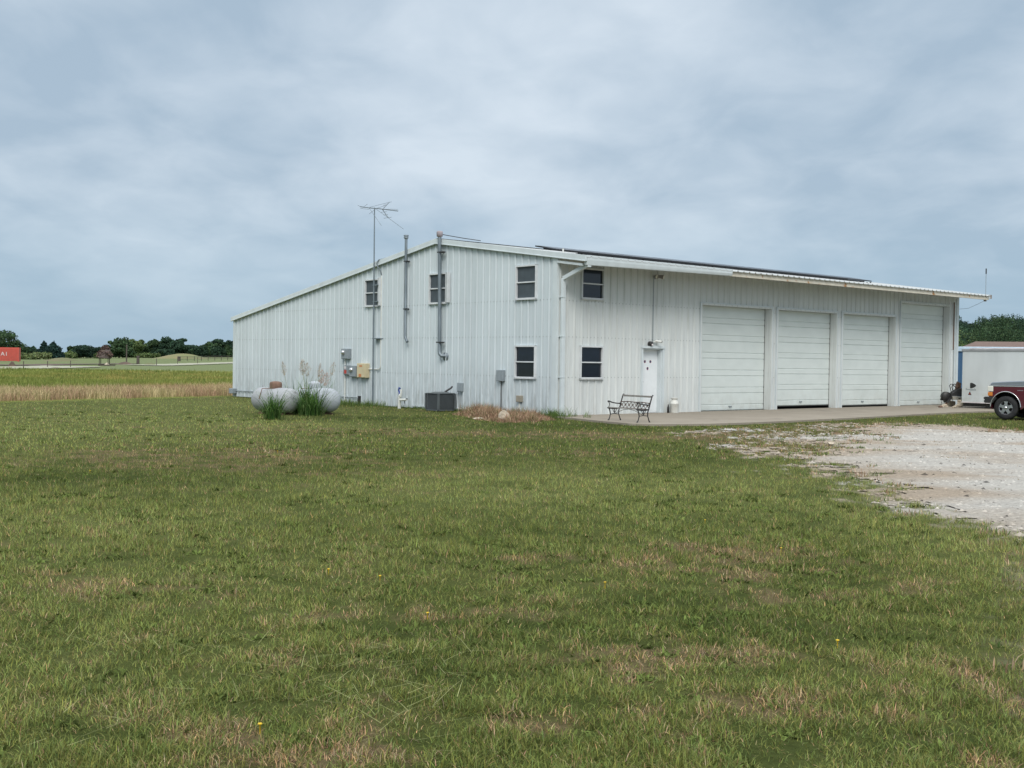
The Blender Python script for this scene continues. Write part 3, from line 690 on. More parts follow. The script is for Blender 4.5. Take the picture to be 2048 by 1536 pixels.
r = MB(); r.add([(LF, 0, 0), (LF, LG, 0), (LF, LG, ztop(LG)-.12), (LF, 5.75, ztop(5.75)-.12), (LF, 0, ztop(0)-.12)], [[0, 1, 2, 3, 4]]); r.build('end_wall', m_gable, B)
r = MB(); r.add([(0, LG, 0), (LF, LG, 0), (LF, LG, ztop(LG)-.12), (0, LG, ztop(LG)-.12)], [[0, 1, 2, 3]]); r.build('rear_wall', m_front, B)
r = MB(); r.box((.3, .3, .04), (LF-.3, LG-.3, .05)); r.build('floor', m_dark, B)
# roof with ribs
r = MB()
def roofslope(v0, v1):
    br = [-.06]; k = 0
    while k*PIT < LF+.3:
        for d in (-.04, -.018, .018, .04): br.append(k*PIT+.12+d)
        k += 1
    br = [b for b in br if b < LF+.28]+[LF+.28]
    def dz(s):
        q_ = (s-.12) % PIT; q_ = min(q_, PIT-q_); return .034*(1-min(max((q_-.018)/.022, 0), 1))
    for th in (0, -.022):
        for a, b in zip(br[:-1], br[1:]):
            za, zb = ztop(v0)-.045+dz(a)+th, ztop(v0)-.045+dz(b)+th; zc, zd = ztop(v1)-.045+dz(a)+th, ztop(v1)-.045+dz(b)+th
            r.add([(a, v0, za), (b, v0, zb), (b, v1, zd), (a, v1, zc)], [[0, 1, 2, 3]])
            if th == 0: r.add([(a, v0, za), (b, v0, zb), (b, v0, zb-.022), (a, v0, za-.022)], [[0, 1, 2, 3]])
roofslope(-1.26, 5.75); roofslope(LG+.12, 5.75)
rf = r.build('roof', m_roof, B)
r = MB()
for a, b in ((5.55, 5.75), (5.75, 5.95)): r.add([(-.05, a, ztop(a)+.02), (LF+.28, a, ztop(a)+.02), (LF+.28, b, ztop(b)+.02), (-.05, b, ztop(b)+.02)], [[0, 1, 2, 3]])
r.build('ridge_cap', m_trim, rf)
# rake trim on the near gable
def rake(mb, v0, v1, zt, h, x0, x1):
    n = 1
    for a, b in ((v0, v1),):
        vs = [(x, vv, ztop(vv)+zt-hh) for x in (x0, x1) for vv in (a, b) for hh in (0, h)]
        mb.add(vs, [[0, 1, 3, 2], [4, 6, 7, 5], [0, 4, 5, 1], [2, 3, 7, 6], [0, 2, 6, 4], [1, 5, 7, 3]])
r = MB(); rake(r, -1.25, 5.75, .0, .165, -.11, -.04); rake(r, 5.75, LG+.14, 0.0, .165, -.11, -.04)
rake(r, -1.24, 5.75, -.15, .028, -.125, -.06); rake(r, 5.75, LG+.13, -.15, .028, -.125, -.06)
r.build('rake_trim', m_trim, B, bevel=.006)
r = MB(); rake(r, -1.26, 5.75, .004, .165, LF+.24, LF+.30); rake(r, 5.75, LG+.14, .004, .165, LF+.24, LF+.30); r.build('rake_trim', m_trim, B)
r = MB(); rake(r, -1.08, -.02, -.245, .07, -.07, -.01); r.build('outrigger_beam', m_trim, B)
r = MB()
for uu in list(np.arange(1.2, LF, 3.7)): 
    vs = [(x_, vv, ztop(vv)-.12-hh) for x_ in (uu, uu+.06) for vv in (-1.12, -.01) for hh in (0, .13)]
    r.add(vs, [[0, 1, 3, 2], [4, 6, 7, 5], [0, 4, 5, 1], [2, 3, 7, 6], [0, 2, 6, 4], [1, 5, 7, 3]])
for vv in (-.95, -.5): r.box((0, vv, ztop(vv)-.14), (LF+.2, vv+.06, ztop(vv)-.095))
r.build('eave_purlin', m_fascia, B)
# gutter and fascia
r = MB(); r.add([(x_, y_, z_) for x_, k_ in ((-.03, 0), (6.56, .07)) for y_, z_ in ((-1.13, 4.385+k_), (-1.23, 4.385+k_), (-1.255, 4.53), (-1.255, 4.665), (-1.13, 4.665), )],
     [[0, 1, 2, 3, 4], [9, 8, 7, 6, 5], [0, 5, 6, 1], [1, 6, 7, 2], [2, 7, 8, 3], [3, 8, 9, 4], [4, 9, 5, 0]]); r.build('gutter', m_trim, B, bevel=.008)
r = MB(); r.box((6.45, -1.20, 4.445), (LF+.28, -1.14, 4.60)); r.box((6.45, -1.225, 4.445), (LF+.28, -1.202, 4.47)); r.box((-.02, -1.12, 4.50), (6.44, -1.06, 4.60)); r.build('eave_fascia', m_fascia, B)
r = MB(); r.box((LF+.30, -1.28, 4.50), (LF+.40, -1.05, 4.66)); r.box((LF+.05, -1.17, 4.38), (LF+.17, -1.1, 4.443)); r.build('broken_gutter_end', mat('bare_grey_metal', (.33, .3, .28), .6, c2=(.2, .15, .12)), B)
# downspout
r = MB(); r.bar((.10, -1.17, 4.42), (.10, -.15, 4.055), .10, .12); r.box((.045, -.185, 0.04), (.165, -.085, 4.06)); r.box((.02, -1.225, 4.33), (.16, -1.10, 4.386))
dsp = r.build('downspout', m_trim, B, bevel=.01)
for z_ in (1.15, 2.35, 3.5): r = MB(); r.box((.03, -.195, z_), (.18, -.04, z_+.03)); r.build('strap', m_trim, dsp)
r = MB(); r.box((-.05, -.04, 0), (.0, .16, 4.70)); r.box((0.001, -.045, 0), (.03, -.005, 4.70)); r.build('corner_trim', m_trim, B)
r = MB(); r.box((LF-.16, -.045, 0.03), (LF+.02, -.004, 4.70)); r.box((LF-.33, -.05, 0.03), (LF-.24, -.034, 4.35)); r.build('corner_trim', m_trim, B)
r = MB(); r.box((-.045, LG-.12, 0), (.0, LG+.03, ztop(LG)-.13)); r.build('corner_trim', m_trim, B)
r = MB()
for z_ in (1.15, 2.35, 3.45):
    for k in range(int(LG/PIT)):
        s = k*PIT+.04+.075
        if z_ < ztop(s)-.3 and not any(a-.05 < s < b+.05 and c-.05 < z_ < d+.05 for a, b, c, d in GW):
            for ds in (0, .15): r.box((-.012, s+ds, z_+rng.normal(0, .004)), (0.002, s+ds+.018, z_+.02))
tag(r.build('screws', mat('screw_heads', (.34, .37, .36), .6), ob), kind='stuff')
r = MB()
for z_ in (1.15, 2.35, 3.42):
    for k in range(int(LF/PIT)):
        s = k*PIT+.10+.075
        if not any(a-.1 < s < b+.1 and z_ < d+.1 for a, b, d, _ in OD) and not any(a-.05 < s < b+.05 and c-.05 < z_ < d+.05 for a, b, c, d in FWN+DO):
            for ds in (0, .15): r.box((s+ds, -.012, z_), (s+ds+.018, .002, z_+.02))
tag(r.build('screws', bpy.data.materials['screw_heads'], fwo), kind='stuff')
r = MB(); r.box((-.05, 0, .04), (-.001, 7, .075)); r.build('base_trim', m_gable, B)
# windows: s0,s1,z0,z1
def window(wall, s0, s1, z0, z1, glass=None, sill=False):
    def X(a, b, mb):   # box in (s, out, z): a=(s0,o0,z0)
        if wall == 'g': mb.box((-b[1], a[0], a[2]), (-a[1], b[0], b[2]))
        else: mb.box((a[0], -b[1], a[2]), (b[0], -a[1], b[2]))
    f = MB(); w_ = .03
    for a, b in (((s0-.01, -.06, z0), (s0+w_, .075, z1)), ((s1-w_, -.06, z0), (s1+.01, .075, z1)), ((s0+w_, -.06, z0-.01), (s1-w_, .075, z0+w_)), ((s0+w_, -.06, z1-w_), (s1-w_, .075, z1+.01))): X(a, b, f)
    wn = f.build('window', m_frame, B, bevel=.004)
    zm = (z0+z1)/2
    f = MB(); X((s0+w_, .005, zm-.018), (s1-w_, .05, zm+.018), f); f.build('meeting_rail', m_frame, wn)
    for a, b, g_ in ((z0+w_, zm-.018, glass or m_glass), (zm+.018, z1-w_, glass or m_glass)):
        f = MB(); X((s0+w_, -.012, a), (s1-w_, .004, b), f); f.build('pane', g_, wn)
    f = MB(); X((s0-.02, .0, z0-.032), (s1+.02, .085, z0-.012), f); f.build('sill', m_frame, wn)
    f = MB(); X((s0-.02, .0, z1+.012), (s1+.02, .07, z1+.022), f); f.build('head_trim', m_trim, wn)
window('g', *GW[0], m_screen); window('g', *GW[1], m_screen); window('g', *GW[2], m_screen); window('g', *GW[3]); window('f', *FWN[0]); window('f', *FWN[1])
# walk door
f = MB(); f.box((3.70, .0, .0), (3.745, .20, 2.08)); f.box((4.575, 0, 0), (4.62, .20, 2.08)); f.box((3.745, 0, 2.035), (4.575, .20, 2.08)); f.box((3.63, -.05, 0.036), (3.70, 0.0, 2.12)); f.box((4.62, -.05, .036), (4.70, 0.0, 2.12)); f.box((3.62, -.075, 2.08), (4.71, -.051, 2.15)); f.box((3.70, -.05, 2.08), (4.62, 0, 2.12))
wd_ = f.build('walk_door', m_trim, B)
f = MB(); f.box((3.745, .15, .036), (4.575, .19, 2.035)); lf = f.build('door_leaf', m_walkdoor, wd_)
f = MB(); f.tube([(3.83, .15, 1.02), (3.83, .09, 1.02)], .022); f.lathe([(0, .075), (.028, .08), (.028, .1), (0, .12)], 12, (3.83, .0, 1.02), 'y'); f.build('door_knob', m_chrome, lf)
for (sx_, sz_) in ((3.99, 1.66), (4.25, 1.66), (4.12, 1.44)):
    f = MB(); f.lathe([(.045, .145), (.045, .149), (.0, .1451)], 20, (sx_, 0, sz_), 'y'); st = f.build('round_sticker', m_red, lf)
    f = MB(); f.lathe([(.034, .1435), (.034, .1449), (0, .1436)], 20, (sx_, 0, sz_), 'y'); f.build('sticker_centre', mat('sticker_navy', (.05, .06, .14), .5), st)
# overhead doors
def odoor(u0, u1, zt, gap):
    f = MB(); d = .24
    f.box((u0-.06, -.055, .036), (u0, d+.05, zt)); f.box((u1, -.055, .036), (u1+.06, d+.05, zt)); f.box((u0-.06, -.055, zt+.001), (u1+.06, d+.05, zt+.06))
    fr = f.build('overhead_door', m_front, B)
    # leaf profile (y,z)
    prof = []; z = .036+gap
    nsec = int(round((zt-z)/.6)); h = (zt-z)/nsec
    pr = []
    for k in range(nsec):
        zz_ = z+k*h
        pr += [(d+.022, zz_), (d, zz_+.022), (d, zz_+h*.33-.014), (d+.018, zz_+h*.33), (d+.018, zz_+h*.33+.006), (d, zz_+h*.33+.022), (d, zz_+h-.008), (d+.022, zz_+h)]
    vs = [(u0+.015, y_, z_) for y_, z_ in pr]+[(u1-.015, y_, z_) for y_, z_ in pr]; n = len(pr)
    f = MB(); f.add(vs, [[i, i+1, n+i+1, n+i] for i in range(n-1)]); f.add([(u0+.015, d+.012, z), (u1-.015, d+.012, z), (u1-.015, d+.06, z), (u0+.015, d+.06, z)], [[0, 1, 2, 3]])
    f.add([(u0, d+.06, z), (u1, d+.06, z), (u1, d+.06, zt), (u0, d+.06, zt)], [[0, 1, 2, 3]])
    lf = f.build('door_curtain', m_door, fr, fixn=False)
    f = MB(); f.box((u0, d+.0, z-.03), (u1, d+.05, z-.001)); f.build('bottom_seal', m_black, lf); um = (u0+u1)/2
    f = MB(); f.box((um-.07, d-.035, z+.12), (um+.07, d-.02, z+.15)); f.box((um-.07, d-.03, z+.115), (um-.05, d, z+.155)); f.box((um+.05, d-.03, z+.115), (um+.07, d, z+.155)); f.build('lift_handle', m_greybox, lf)
    f = MB(); f.box((u1-.016, d-.008, .04), (u1-.001, d+.05, zt)); f.build('side_seal', m_black, fr); f = MB(); f.box((u0+.001, d-.005, .04), (u0+.014, d+.05, zt)); f.build('side_seal', m_black, fr)
    f = MB(); f.box((u0-.09, -.06, .036), (u0-.061, .0, zt+.09)); f.box((u1+.061, -.06, .036), (u1+.09, 0, zt+.09)); f.box((u0-.06, -.06, zt+.061), (u1+.06, 0, zt+.09)); f.build('opening_trim', m_trim, fr)
for a in OD: odoor(*a)
f = MB(); f.tube([(22.95, -.075, 2.35), (22.95, -.075, 4.35)], .022); tag(f.build('hanging_rod', m_rust, loc=L(0, 0), rz=TH), 'thin rusty rod hanging on the wall past the tall overhead door', 'rod')

# ------------------------------------------------------------------ fixtures on the walls
def gthing(name, v, z, label, cat, group=None): return empty(name, L(0, v, z), TH, label, cat, group)
def fthing(name, u, z, label, cat, group=None): return empty(name, L(u, 0, z), TH, label, cat, group)
# flues: local x<0 is away from the wall
t_ = gthing('vent_pipe', 7.32, 0, 'thinner grey vent pipe with a small cap, ending in a kink halfway down the gable', 'vent pipe', 'vent pipes on the gable wall')
f = MB(); f.tube([(-.15, 0, 5.72), (-.15, 0, 2.42), (-.15, -.03, 2.36), (-.17, -.16, 2.22)], .048, 12); f.build('pipe', m_galv, t_)
f = MB(); f.lathe([(.05, 5.70), (.085, 5.74), (.085, 5.76), (.05, 5.77), (.09, 5.80), (.08, 5.84), (0, 5.85)], 14, (-.15, 0, 0)); f.build('cap', m_galv, t_)
for z_ in (4.93, 3.32):
    f = MB(); f.box((-.20, -.14, z_), (-.09, .07, z_+.035)); f.box((-.10, -.02, z_), (0, .02, z_+.03)); f.build('bracket', m_black, t_)
t_ = gthing('vent_pipe', 5.42, 0, 'thicker grey flue with a round rain hood, elbowed into the gable wall', 'vent pipe', 'vent pipes on the gable wall')
f = MB(); f.tube([(-.16, .04, 5.70), (-.16, .0, 4.0), (-.16, -.02, 1.95), (-.16, -.04, 1.83), (-.14, -.1, 1.76), (-.02, -.17, 1.76)], .062, 14); f.build('pipe', m_galv, t_)
f = MB(); f.lathe([(.03, 5.62), (.10, 5.66), (.105, 5.80), (.085, 5.83), (0, 5.84)], 16, (-.16, .04, 0)); f.build('rain_hood', mat('faded_pink_metal', (.33, .29, .31), .6), t_)
f = MB(); f.lathe([(0, -.03), (.14, -.03), (.14, -.012), (.06, -.01)], 18, (0, -.17, 1.74), 'x'); f.build('wall_collar', m_galv, t_)
for z_ in (5.12, 2.18):
    f = MB(); f.box((-.22, -.20, z_), (-.09, .09, z_+.04)); f.box((-.10, -.02, z_), (0, .02, z_+.03)); f.build('bracket', m_black, t_)
# slab leaning beside the upper windows (open shutters seen edge on)
for v_, nm in ((5.05, 'pale sash screen standing proud beside the flue window'), (8.90, 'pale sash screen standing proud behind the antenna mast')):
    t_ = gthing('window_screen', v_, 3.5, nm, 'window screen', 'screens propped at the upper gable windows'); f = MB(); f.box((-.14, 0, 0), (-.02, .05, .98)); f.build('screen_frame', m_frame, t_); f = MB(); f.box((-.145, .052, .0), (-.03, .06, .97)); f.build('mesh', m_screen, t_)
# antenna
t_ = empty('television_antenna', L(-.16, 9.18), TH, 'tall thin television antenna mast with a bent aerial on top, left of the flues', 'antenna')
f = MB(); f.tube([(0, 0, 0), (.0, 0, 3.4), (0, .02, 6.93)], [.030, .028, .018], 10); f.build('mast', m_galv, t_)
for z_ in (2.33, 3.62, 4.2):
    f = MB(); f.box((-.02, -.25, z_), (.16, .05, z_+.035)); f.build('standoff_bracket', m_galv, t_)
mt = np.array(L(-.16, 9.2, 6.9)); dist = float(mt @ FW)
Ri = Matrix.Rotation(-TH, 3, 'Z'); org = Vector(L(-.16, 9.18))
def AP(zx, zy, dd=0):   # a point of the aerial, from its place in the picture at the mast's distance plus dd
    p = Vector(at(700+zx/17.07, 390+zy/17.07, dist+dd)); return Ri @ (p-org)
f = MB(); f.tube([AP(345, 395, .3), AP(650, 438, .1), AP(985, 465), AP(1640, 545, -.4)], .017, 6); f.build('boom', m_galv, t_)
for seg_ in ([(1110, 490, 0), (1340, 245, .4)], [(1110, 490, 0), (1310, 780, -.4)]):
    f = MB(); f.tube([AP(*p) for p in seg_], .016, 6); f.build('reflector_arm', m_galv, t_)
for a_, b_ in (((680, 415, .1), (1420, 230, 1.0)), ((660, 450, .1), (1070, 1040, -.9)), ((880, 460, 0), (1260, 345, .5)), ((900, 490, 0), (1290, 760, -.4)), ((1310, 780, -.3), (1825, 1160, -1.2)), ((460, 405, .2), (595, 310, .6)), ((655, 645, -.2), (870, 480, .1)), ((265, 345, .4), (345, 395, .3)),
               ((1150, 795, 0), (1430, 755, 0)), ((1060, 590, 0), (1260, 565, 0)), ((1200, 480, 0), (1640, 490, 0)), ((1130, 350, 0), (1250, 330, 0)), ((1150, 690, -.1), (1300, 655, -.1)), ((350, 455, 0), (650, 490, 0))):
    f = MB(); f.tube([AP(*a_), AP(*b_)], .0075, 5); f.build('element', m_galv, t_)
# conduit run from the cream box up over the rake
t_ = gthing('conduit', 8.88, 0, 'pale wiring conduit climbing the gable beside the antenna mast and hooking over the roof', 'conduit')
f = MB(); f.tube([(-.05, .72, 1.27), (-.05, .12, 1.27), (-.05, .03, 1.31), (-.05, 0, 1.42), (-.05, 0, 4.55)], .020, 8); f.build('conduit_pipe', m_pvc, t_)
f = MB(); f.tube([(-.05, 0, 4.55), (-.09, .02, 4.72), (-.16, .10, 4.86), (-.17, .14, 4.98), (-.13, .08, 5.09), (.1, -.10, 5.17)], .020, 8); f.build('hook', m_galv, t_)
f = MB(); f.box((-.09, -.05, 2.33), (0, .33, 2.36)); f.build('clamp', m_galv, t_)
def mbox(name, label, cat, v0, v1, z0, z1, dep, m, extra=None, group=None):
    t_ = gthing(name, v0, z0, label, cat, group); f = MB(); f.box((-dep, 0, 0), (-.0, v1-v0, z1-z0)); b_ = f.build('box', m, t_, bevel=.01)
    f = MB(); f.box((-dep-.012, .015, .015), (-dep+.002, v1-v0-.015, z1-z0-.02)); f.build('cover', m, b_)
    if extra: extra(t_, v1-v0, z1-z0, dep)
    return t_
def meterface(t_, w_, h_, dep):
    f = MB(); f.lathe([(.085, -dep), (.085, -dep-.05), (.06, -dep-.09), (0, -dep-.095)], 16, (0, w_*.6, h_*.62), 'x'); f.build('meter_glass', m_chrome, t_)
mbox('electric_meter', 'grey electric meter box, topmost of the cluster on the gable', 'electric meter', 10.80, 11.22, 1.62, 1.99, .16, m_greybox, meterface, 'meters in the cluster on the gable')
def lab_red(t_, w_, h_, dep):
    f = MB(); f.box((-dep-.018, .06, .04), (-dep-.013, w_-.08, h_*.5)); f.build('warning_label', m_red, t_)
    f = MB(); f.box((-dep-.018, .10, h_*.62), (-dep-.013, w_-.08, h_*.9)); f.build('white_label', m_letter, t_)
mbox('disconnect_box', 'small grey switch box with a red and white label, leftmost of the low row', 'switch box', 10.83, 11.12, 1.05, 1.39, .13, m_greybox, lab_red)
mbox('electric_meter', 'grey round-faced meter box between the red-labelled box and the cream box', 'electric meter', 10.26, 10.68, .98, 1.38, .16, m_greybox, meterface, 'meters in the cluster on the gable')
def lab_cream(t_, w_, h_, dep):
    f = MB(); f.box((-dep-.018, w_*.45, .03), (-dep-.013, w_*.75, .13)); f.build('orange_label', m_orange, t_)
    f = MB(); f.box((-dep-.018, w_*.35, h_-.12), (-dep-.013, w_*.7, h_-.07)); f.build('orange_label', m_orange, t_)
    f = MB(); f.box((-dep-.02, .02, .02), (-dep-.005, .05, h_-.02)); f.build('door_edge', m_cream, t_)
mbox('inverter_box', 'tall cream cabinet with orange labels, rightmost of the cluster on the gable', 'cabinet', 9.62, 10.14, .96, 1.47, .19, m_cream, lab_cream)
t_ = gthing('service_conduit', 11.0, 0, 'white conduit dropping to the ground from the meter cluster', 'conduit'); f = MB(); f.tube([(-.05, .12, -.05), (-.05, .12, 1.63)], .026, 8); f.tube([(-.06, .05, 1.07), (-.06, -.85, 1.07)], .024, 8); f.build('conduit_pipe', m_pvc, t_)
t_ = gthing('gas_line', 12.0, 0, 'thin grey pipe running low along the gable wall behind the tanks', 'pipe'); f = MB(); f.tube([(-.05, 7.35, .24), (-.05, -1.65, .24), (-.05, -1.75, .2), (-.05, -1.75, -.02)], .016, 8); f.build('pipe_run', m_greybox, t_); f = MB(); f.box((-.12, -1.9, 0), (-.03, -1.82, .3)); f.build('regulator', m_black, t_)
f = MB(); f.box((-.22, 7.32, .12), (.0, 7.62, .33)); f.build('junction_box', m_greybox, t_, bevel=.015)
def stem(t_, w_, h_, dep):
    f = MB(); f.tube([(-.05, w_*.45, -.0), (-.05, w_*.43, -.95)], .014, 8); f.build('cable', m_black, t_)
mbox('telephone_box', 'grey rounded utility box with a cable hanging from it, left of the lower gable window', 'utility box', 2.28, 2.58, .99, 1.34, .12, m_greybox, stem)
def stem2(t_, w_, h_, dep):
    f = MB(); f.tube([(-.04, w_*.6, 0), (-.04, w_*.6, -.4)], .02, 8); f.build('conduit_pipe', m_pvc, t_)
mbox('outlet_box', 'small tan outlet box low on the wall above the dead weeds', 'outlet box', 1.45, 1.66, .38, .58, .10, mat('tan_outlet', (.33, .30, .24), .6), stem2)
mbox('disconnect_box', 'small grey disconnect box on the wall above the air conditioner', 'disconnect box', 4.28, 4.50, .62, .90, .12, m_greybox)
# yard hydrant and pipes
px_ = L(-.28, 7.42)
t_ = empty('water_hydrant', (px_[0], px_[1], 0), TH, 'blue-topped yard hydrant on a thin white riser by the gable wall', 'hydrant')
f = MB(); f.tube([(0, 0, -.03), (0, 0, .27)], .045, 10); f.build('sleeve', m_pvc, t_); f = MB(); f.tube([(0, 0, .25), (0, 0, .47)], .013, 8); f.build('riser', m_pvc, t_)
f = MB(); f.tube([(0, 0, .42), (0, 0, .5), (-.0, .05, .58), (0, .02, .66), (0, -.05, .64)], [.035, .03, .025, .03, .02], 8); f.tube([(0, 0, .52), (-.01, -.10, .5)], .022, 8); f.build('blue_head', m_blue, t_)
px_ = L(-.62, 6.95)
t_ = empty('drain_pipe', (px_[0], px_[1], 0), TH, 'white plastic vent and cleanout pipes standing beside the blue hydrant', 'pipe')
f = MB(); f.tube([(0, 0, -.03), (0, 0, .36), (0, -.05, .44)], .055, 10); f.tube([(0, -.06, .38), (0, -.10, .56), (0, -.10, .62)], .04, 10); f.tube([(0, -.02, .27), (0, -.40, .29)], .042, 10); f.build('pipe_stub', m_pvc, t_)
f = MB(); f.tube([(-.01, -.30, .16), (-.01, -.30, .30), (-.02, -.45, .33), (-.02, -.5, .31)], .013, 8); f.build('spigot', m_black, t_)
# condenser
px_ = hit(879, 822)
ac = empty('air_conditioner', (px_[0], px_[1]+.40, 0), TH, 'dark grey outdoor air conditioning condenser on the grass at the gable wall', 'air conditioner')
def rsq(h, r_, z): 
    pts = []
    for (cx_, cy_, a0) in ((h-r_, h-r_, 0), (-h+r_, h-r_, 90), (-h+r_, -h+r_, 180), (h-r_, -h+r_, 270)):
        for k in range(5): a = math.radians(a0+k*22.5); pts.append((cx_+r_*math.cos(a), cy_+r_*math.sin(a)))
    return pts
f = MB(); f.prism(rsq(.33, .1, 0), .03, .055, 'z')
f.prism(rsq(.355, .11, 0), .0, .035, 'z'); f.build('base_pan', m_ac, ac)
f = MB(); f.prism(rsq(.325, .1, 0), .055, .54, 'z'); f.build('coil', m_acd, ac)
f = MB()
for k in range(22):
    z = .075+k*.0213
    pr = rsq(.345, .105, 0); pi_ = rsq(.33, .1, 0); n = len(pr)
    f.add([(x, y, z) for x, y in pi_]+[(x, y, z-.012) for x, y in pr], [[i, (i+1) % n, n+(i+1) % n, n+i] for i in range(n)])
f.build('louvres', m_ac, ac)
f = MB(); f.prism(rsq(.36, .11, 0), .54, .565, 'z')
for (r0, z0, r1, z1) in ((.35, .565, .22, .60),): f.lathe([(r0, z0), (r1, z1), (.0, z1+.005)], 24)
f.build('top_grille', m_ac, ac)
for k_ in range(4):
    f = MB(); s = [(1, 1), (1, -1), (-1, 1), (-1, -1)][k_]; f.box((s[0]*.31-.03+.02*s[0], s[1]*.31-.03+.02*s[1], .04), (s[0]*.31+.03+.02*s[0], s[1]*.31+.03+.02*s[1], .55)); f.build('corner_post', m_ac, ac)
f = MB(); f.tube([(.1, -.1, .60), (.28, -.18, .72), (.33, -.2, .78)], .03, 8); f.build('refrigerant_hose', m_black, ac)
# front wall fixtures
t_ = fthing('floodlight', 4.22, 4.33, 'twin-head floodlight under the eave above the white door', 'floodlight')
f = MB(); f.lathe([(0, -.05), (.06, -.05), (.06, 0)], 12, (0, 0, 0), 'y'); f.build('base_plate', m_greybox, t_)
for s in (-1, 1):
    f = MB(); f.tube([(0, -.05, 0), (s*.08, -.12, .03), (s*.10, -.14, .03)], .015, 8); f.tube([(s*.06, -.10, .03), (s*.15, -.24, .0)], [.035, .07], 12); hd = f.build('lamp_head', m_woodg, t_); f = MB(); f.tube([(s*.15, -.241, .0), (s*.1505, -.245, -.001)], .062, 12); f.build('lamp_lens', m_lamp, hd)
t_ = fthing('light_conduit', 4.13, 2.28, 'thin conduit running straight down from the floodlight to the cameras', 'conduit'); f = MB(); f.tube([(0, -.05, 0), (0, -.05, 2.02)], .013, 8); f.build('conduit_pipe', m_greybox, t_)
t_ = fthing('security_camera', 4.27, 2.29, 'white bullet security camera above the white door', 'camera', 'cameras above the white door')
f = MB(); f.tube([(-.13, -.03, .0), (-.02, -.08, .0)], .02, 8); f.build('arm', m_pvc, t_); f = MB(); f.tube([(-.04, -.06, .03), (.09, -.22, -.0)], [.035, .04], 12); f.build('camera_body', m_pvc, t_); f = MB(); f.tube([(.089, -.22, .0), (.10, -.235, -.004)], .034, 12); f.build('camera_lens', m_black, t_)
t_ = fthing('security_camera', 4.02, 2.17, 'black dome security camera just above the white door', 'camera', 'cameras above the white door')
f = MB(); f.lathe([(0, -.14), (.04, -.135), (.075, -.10), (.08, -.05), (.08, 0)], 16, (0, 0, .05), 'y'); f.build('camera_body', m_black, t_); f = MB(); f.lathe([(0, -.155), (.03, -.145), (.035, -.13)], 12, (.0, 0, .02), 'y'); f.build('camera_lens', m_letter, t_)
# solar panels
sa = empty('solar_array', L(.3, .35, 0), TH, 'long dark row of solar panels raised just above the front roof slope', 'solar panels')
U1 = 17.0; npan = 10; pw = (U1)/npan
for k in range(npan):
    f = MB(); z0 = ztop(.35)+.045-(.0 if k else 0); z1 = ztop(1.3)+.085
    a, b = k*pw, (k+1)*pw-.02
    f.add([(x, y_, z_+h) for h in (0, .04) for x, y_, z_ in ((a, 0, z0), (b, 0, z0), (b, .98, z1), (a, .98, z1))], [[0, 3, 2, 1], [4, 5, 6, 7], [0, 1, 5, 4], [1, 2, 6, 5], [2, 3, 7, 6], [3, 0, 4, 7]])
    pn = f.build('solar_panel', m_panelfr, sa)
    f = MB(); f.add([(x, y_, z_+.0425) for x, y_, z_ in ((a+.03, .03, z0+.001), (b-.03, .03, z0+.001), (b-.03, .95, z1), (a+.03, .95, z1))], [[0, 1, 2, 3]]); f.build('cells', m_solar, pn)
f = MB()
f.box((.9, .02, ztop(.35)+.005), (U1-.5, .06, ztop(.35)+.044)); f.box((.3, .9, ztop(1.25)+.03), (U1-.3, .94, ztop(1.25)+.08)); f.build('mounting_rail', m_panelfr, sa)
for k in range(24):
    f = MB(); uu = .8+k*.69; f.box((uu, .0, ztop(.35)-.04), (uu+.04, .05, ztop(.35)+.01)); f.build('mounting_foot', m_black, sa); f = MB(); f.box((uu+.22, -.02, ztop(.35)-.04), (uu+.25, .03, ztop(.35)+.03)); f.build('mounting_foot', m_black, sa)
t_ = empty('roof_pipe', L(.25, .05, 4.75), TH, 'short white pipe stub poking up at the near end of the solar row', 'pipe'); f = MB(); f.tube([(0, 0, 0), (0, 0, .20)], .025, 8); f.build('stub', m_pvc, t_)
t_ = empty('roof_cable', L(.02, 5.4, 5.6), TH, 'dark cable sagging along the ridge from the flue hood', 'cable'); f = MB(); f.tube([(-.1, .1, .14), (.0, -.3, .06), (.05, -.9, -.05), (.1, -1.7, -.18)], .012, 6); f.build('cable_run', m_black, t_)
t_ = empty('whip_antenna', L(LF+.22, -1.1, 4.62), TH, 'slim whip antenna with a black tip at the far end of the eave', 'antenna')
f = MB(); f.tube([(0, 0, -.1), (0, 0, .92)], .012, 6); f.build('rod', m_greybox, t_); f = MB(); f.tube([(0, 0, .92), (0, 0, 1.14)], .026, 8); f.build('black_tip', m_black, t_)
t_ = empty('slack_wire', L(LF, 0, 4.2), TH, 'thin wire sagging from the far eave end back to the wall', 'wire'); f = MB(); f.tube([(.02, 0, -.12), (.3, -.3, -.08), (.3, -.7, .08), (.25, -1.05, .22)], .007, 5); f.build('wire_run', m_greybox, t_)
LEAFC = {'dark': (.032, .062, .038), 'mid': (.050, .088, .042), 'light': (.115, .165, .066), 'cedar': (.022, .048, .040), 'sage': (.15, .19, .085), 'round': (.026, .050, .034)}
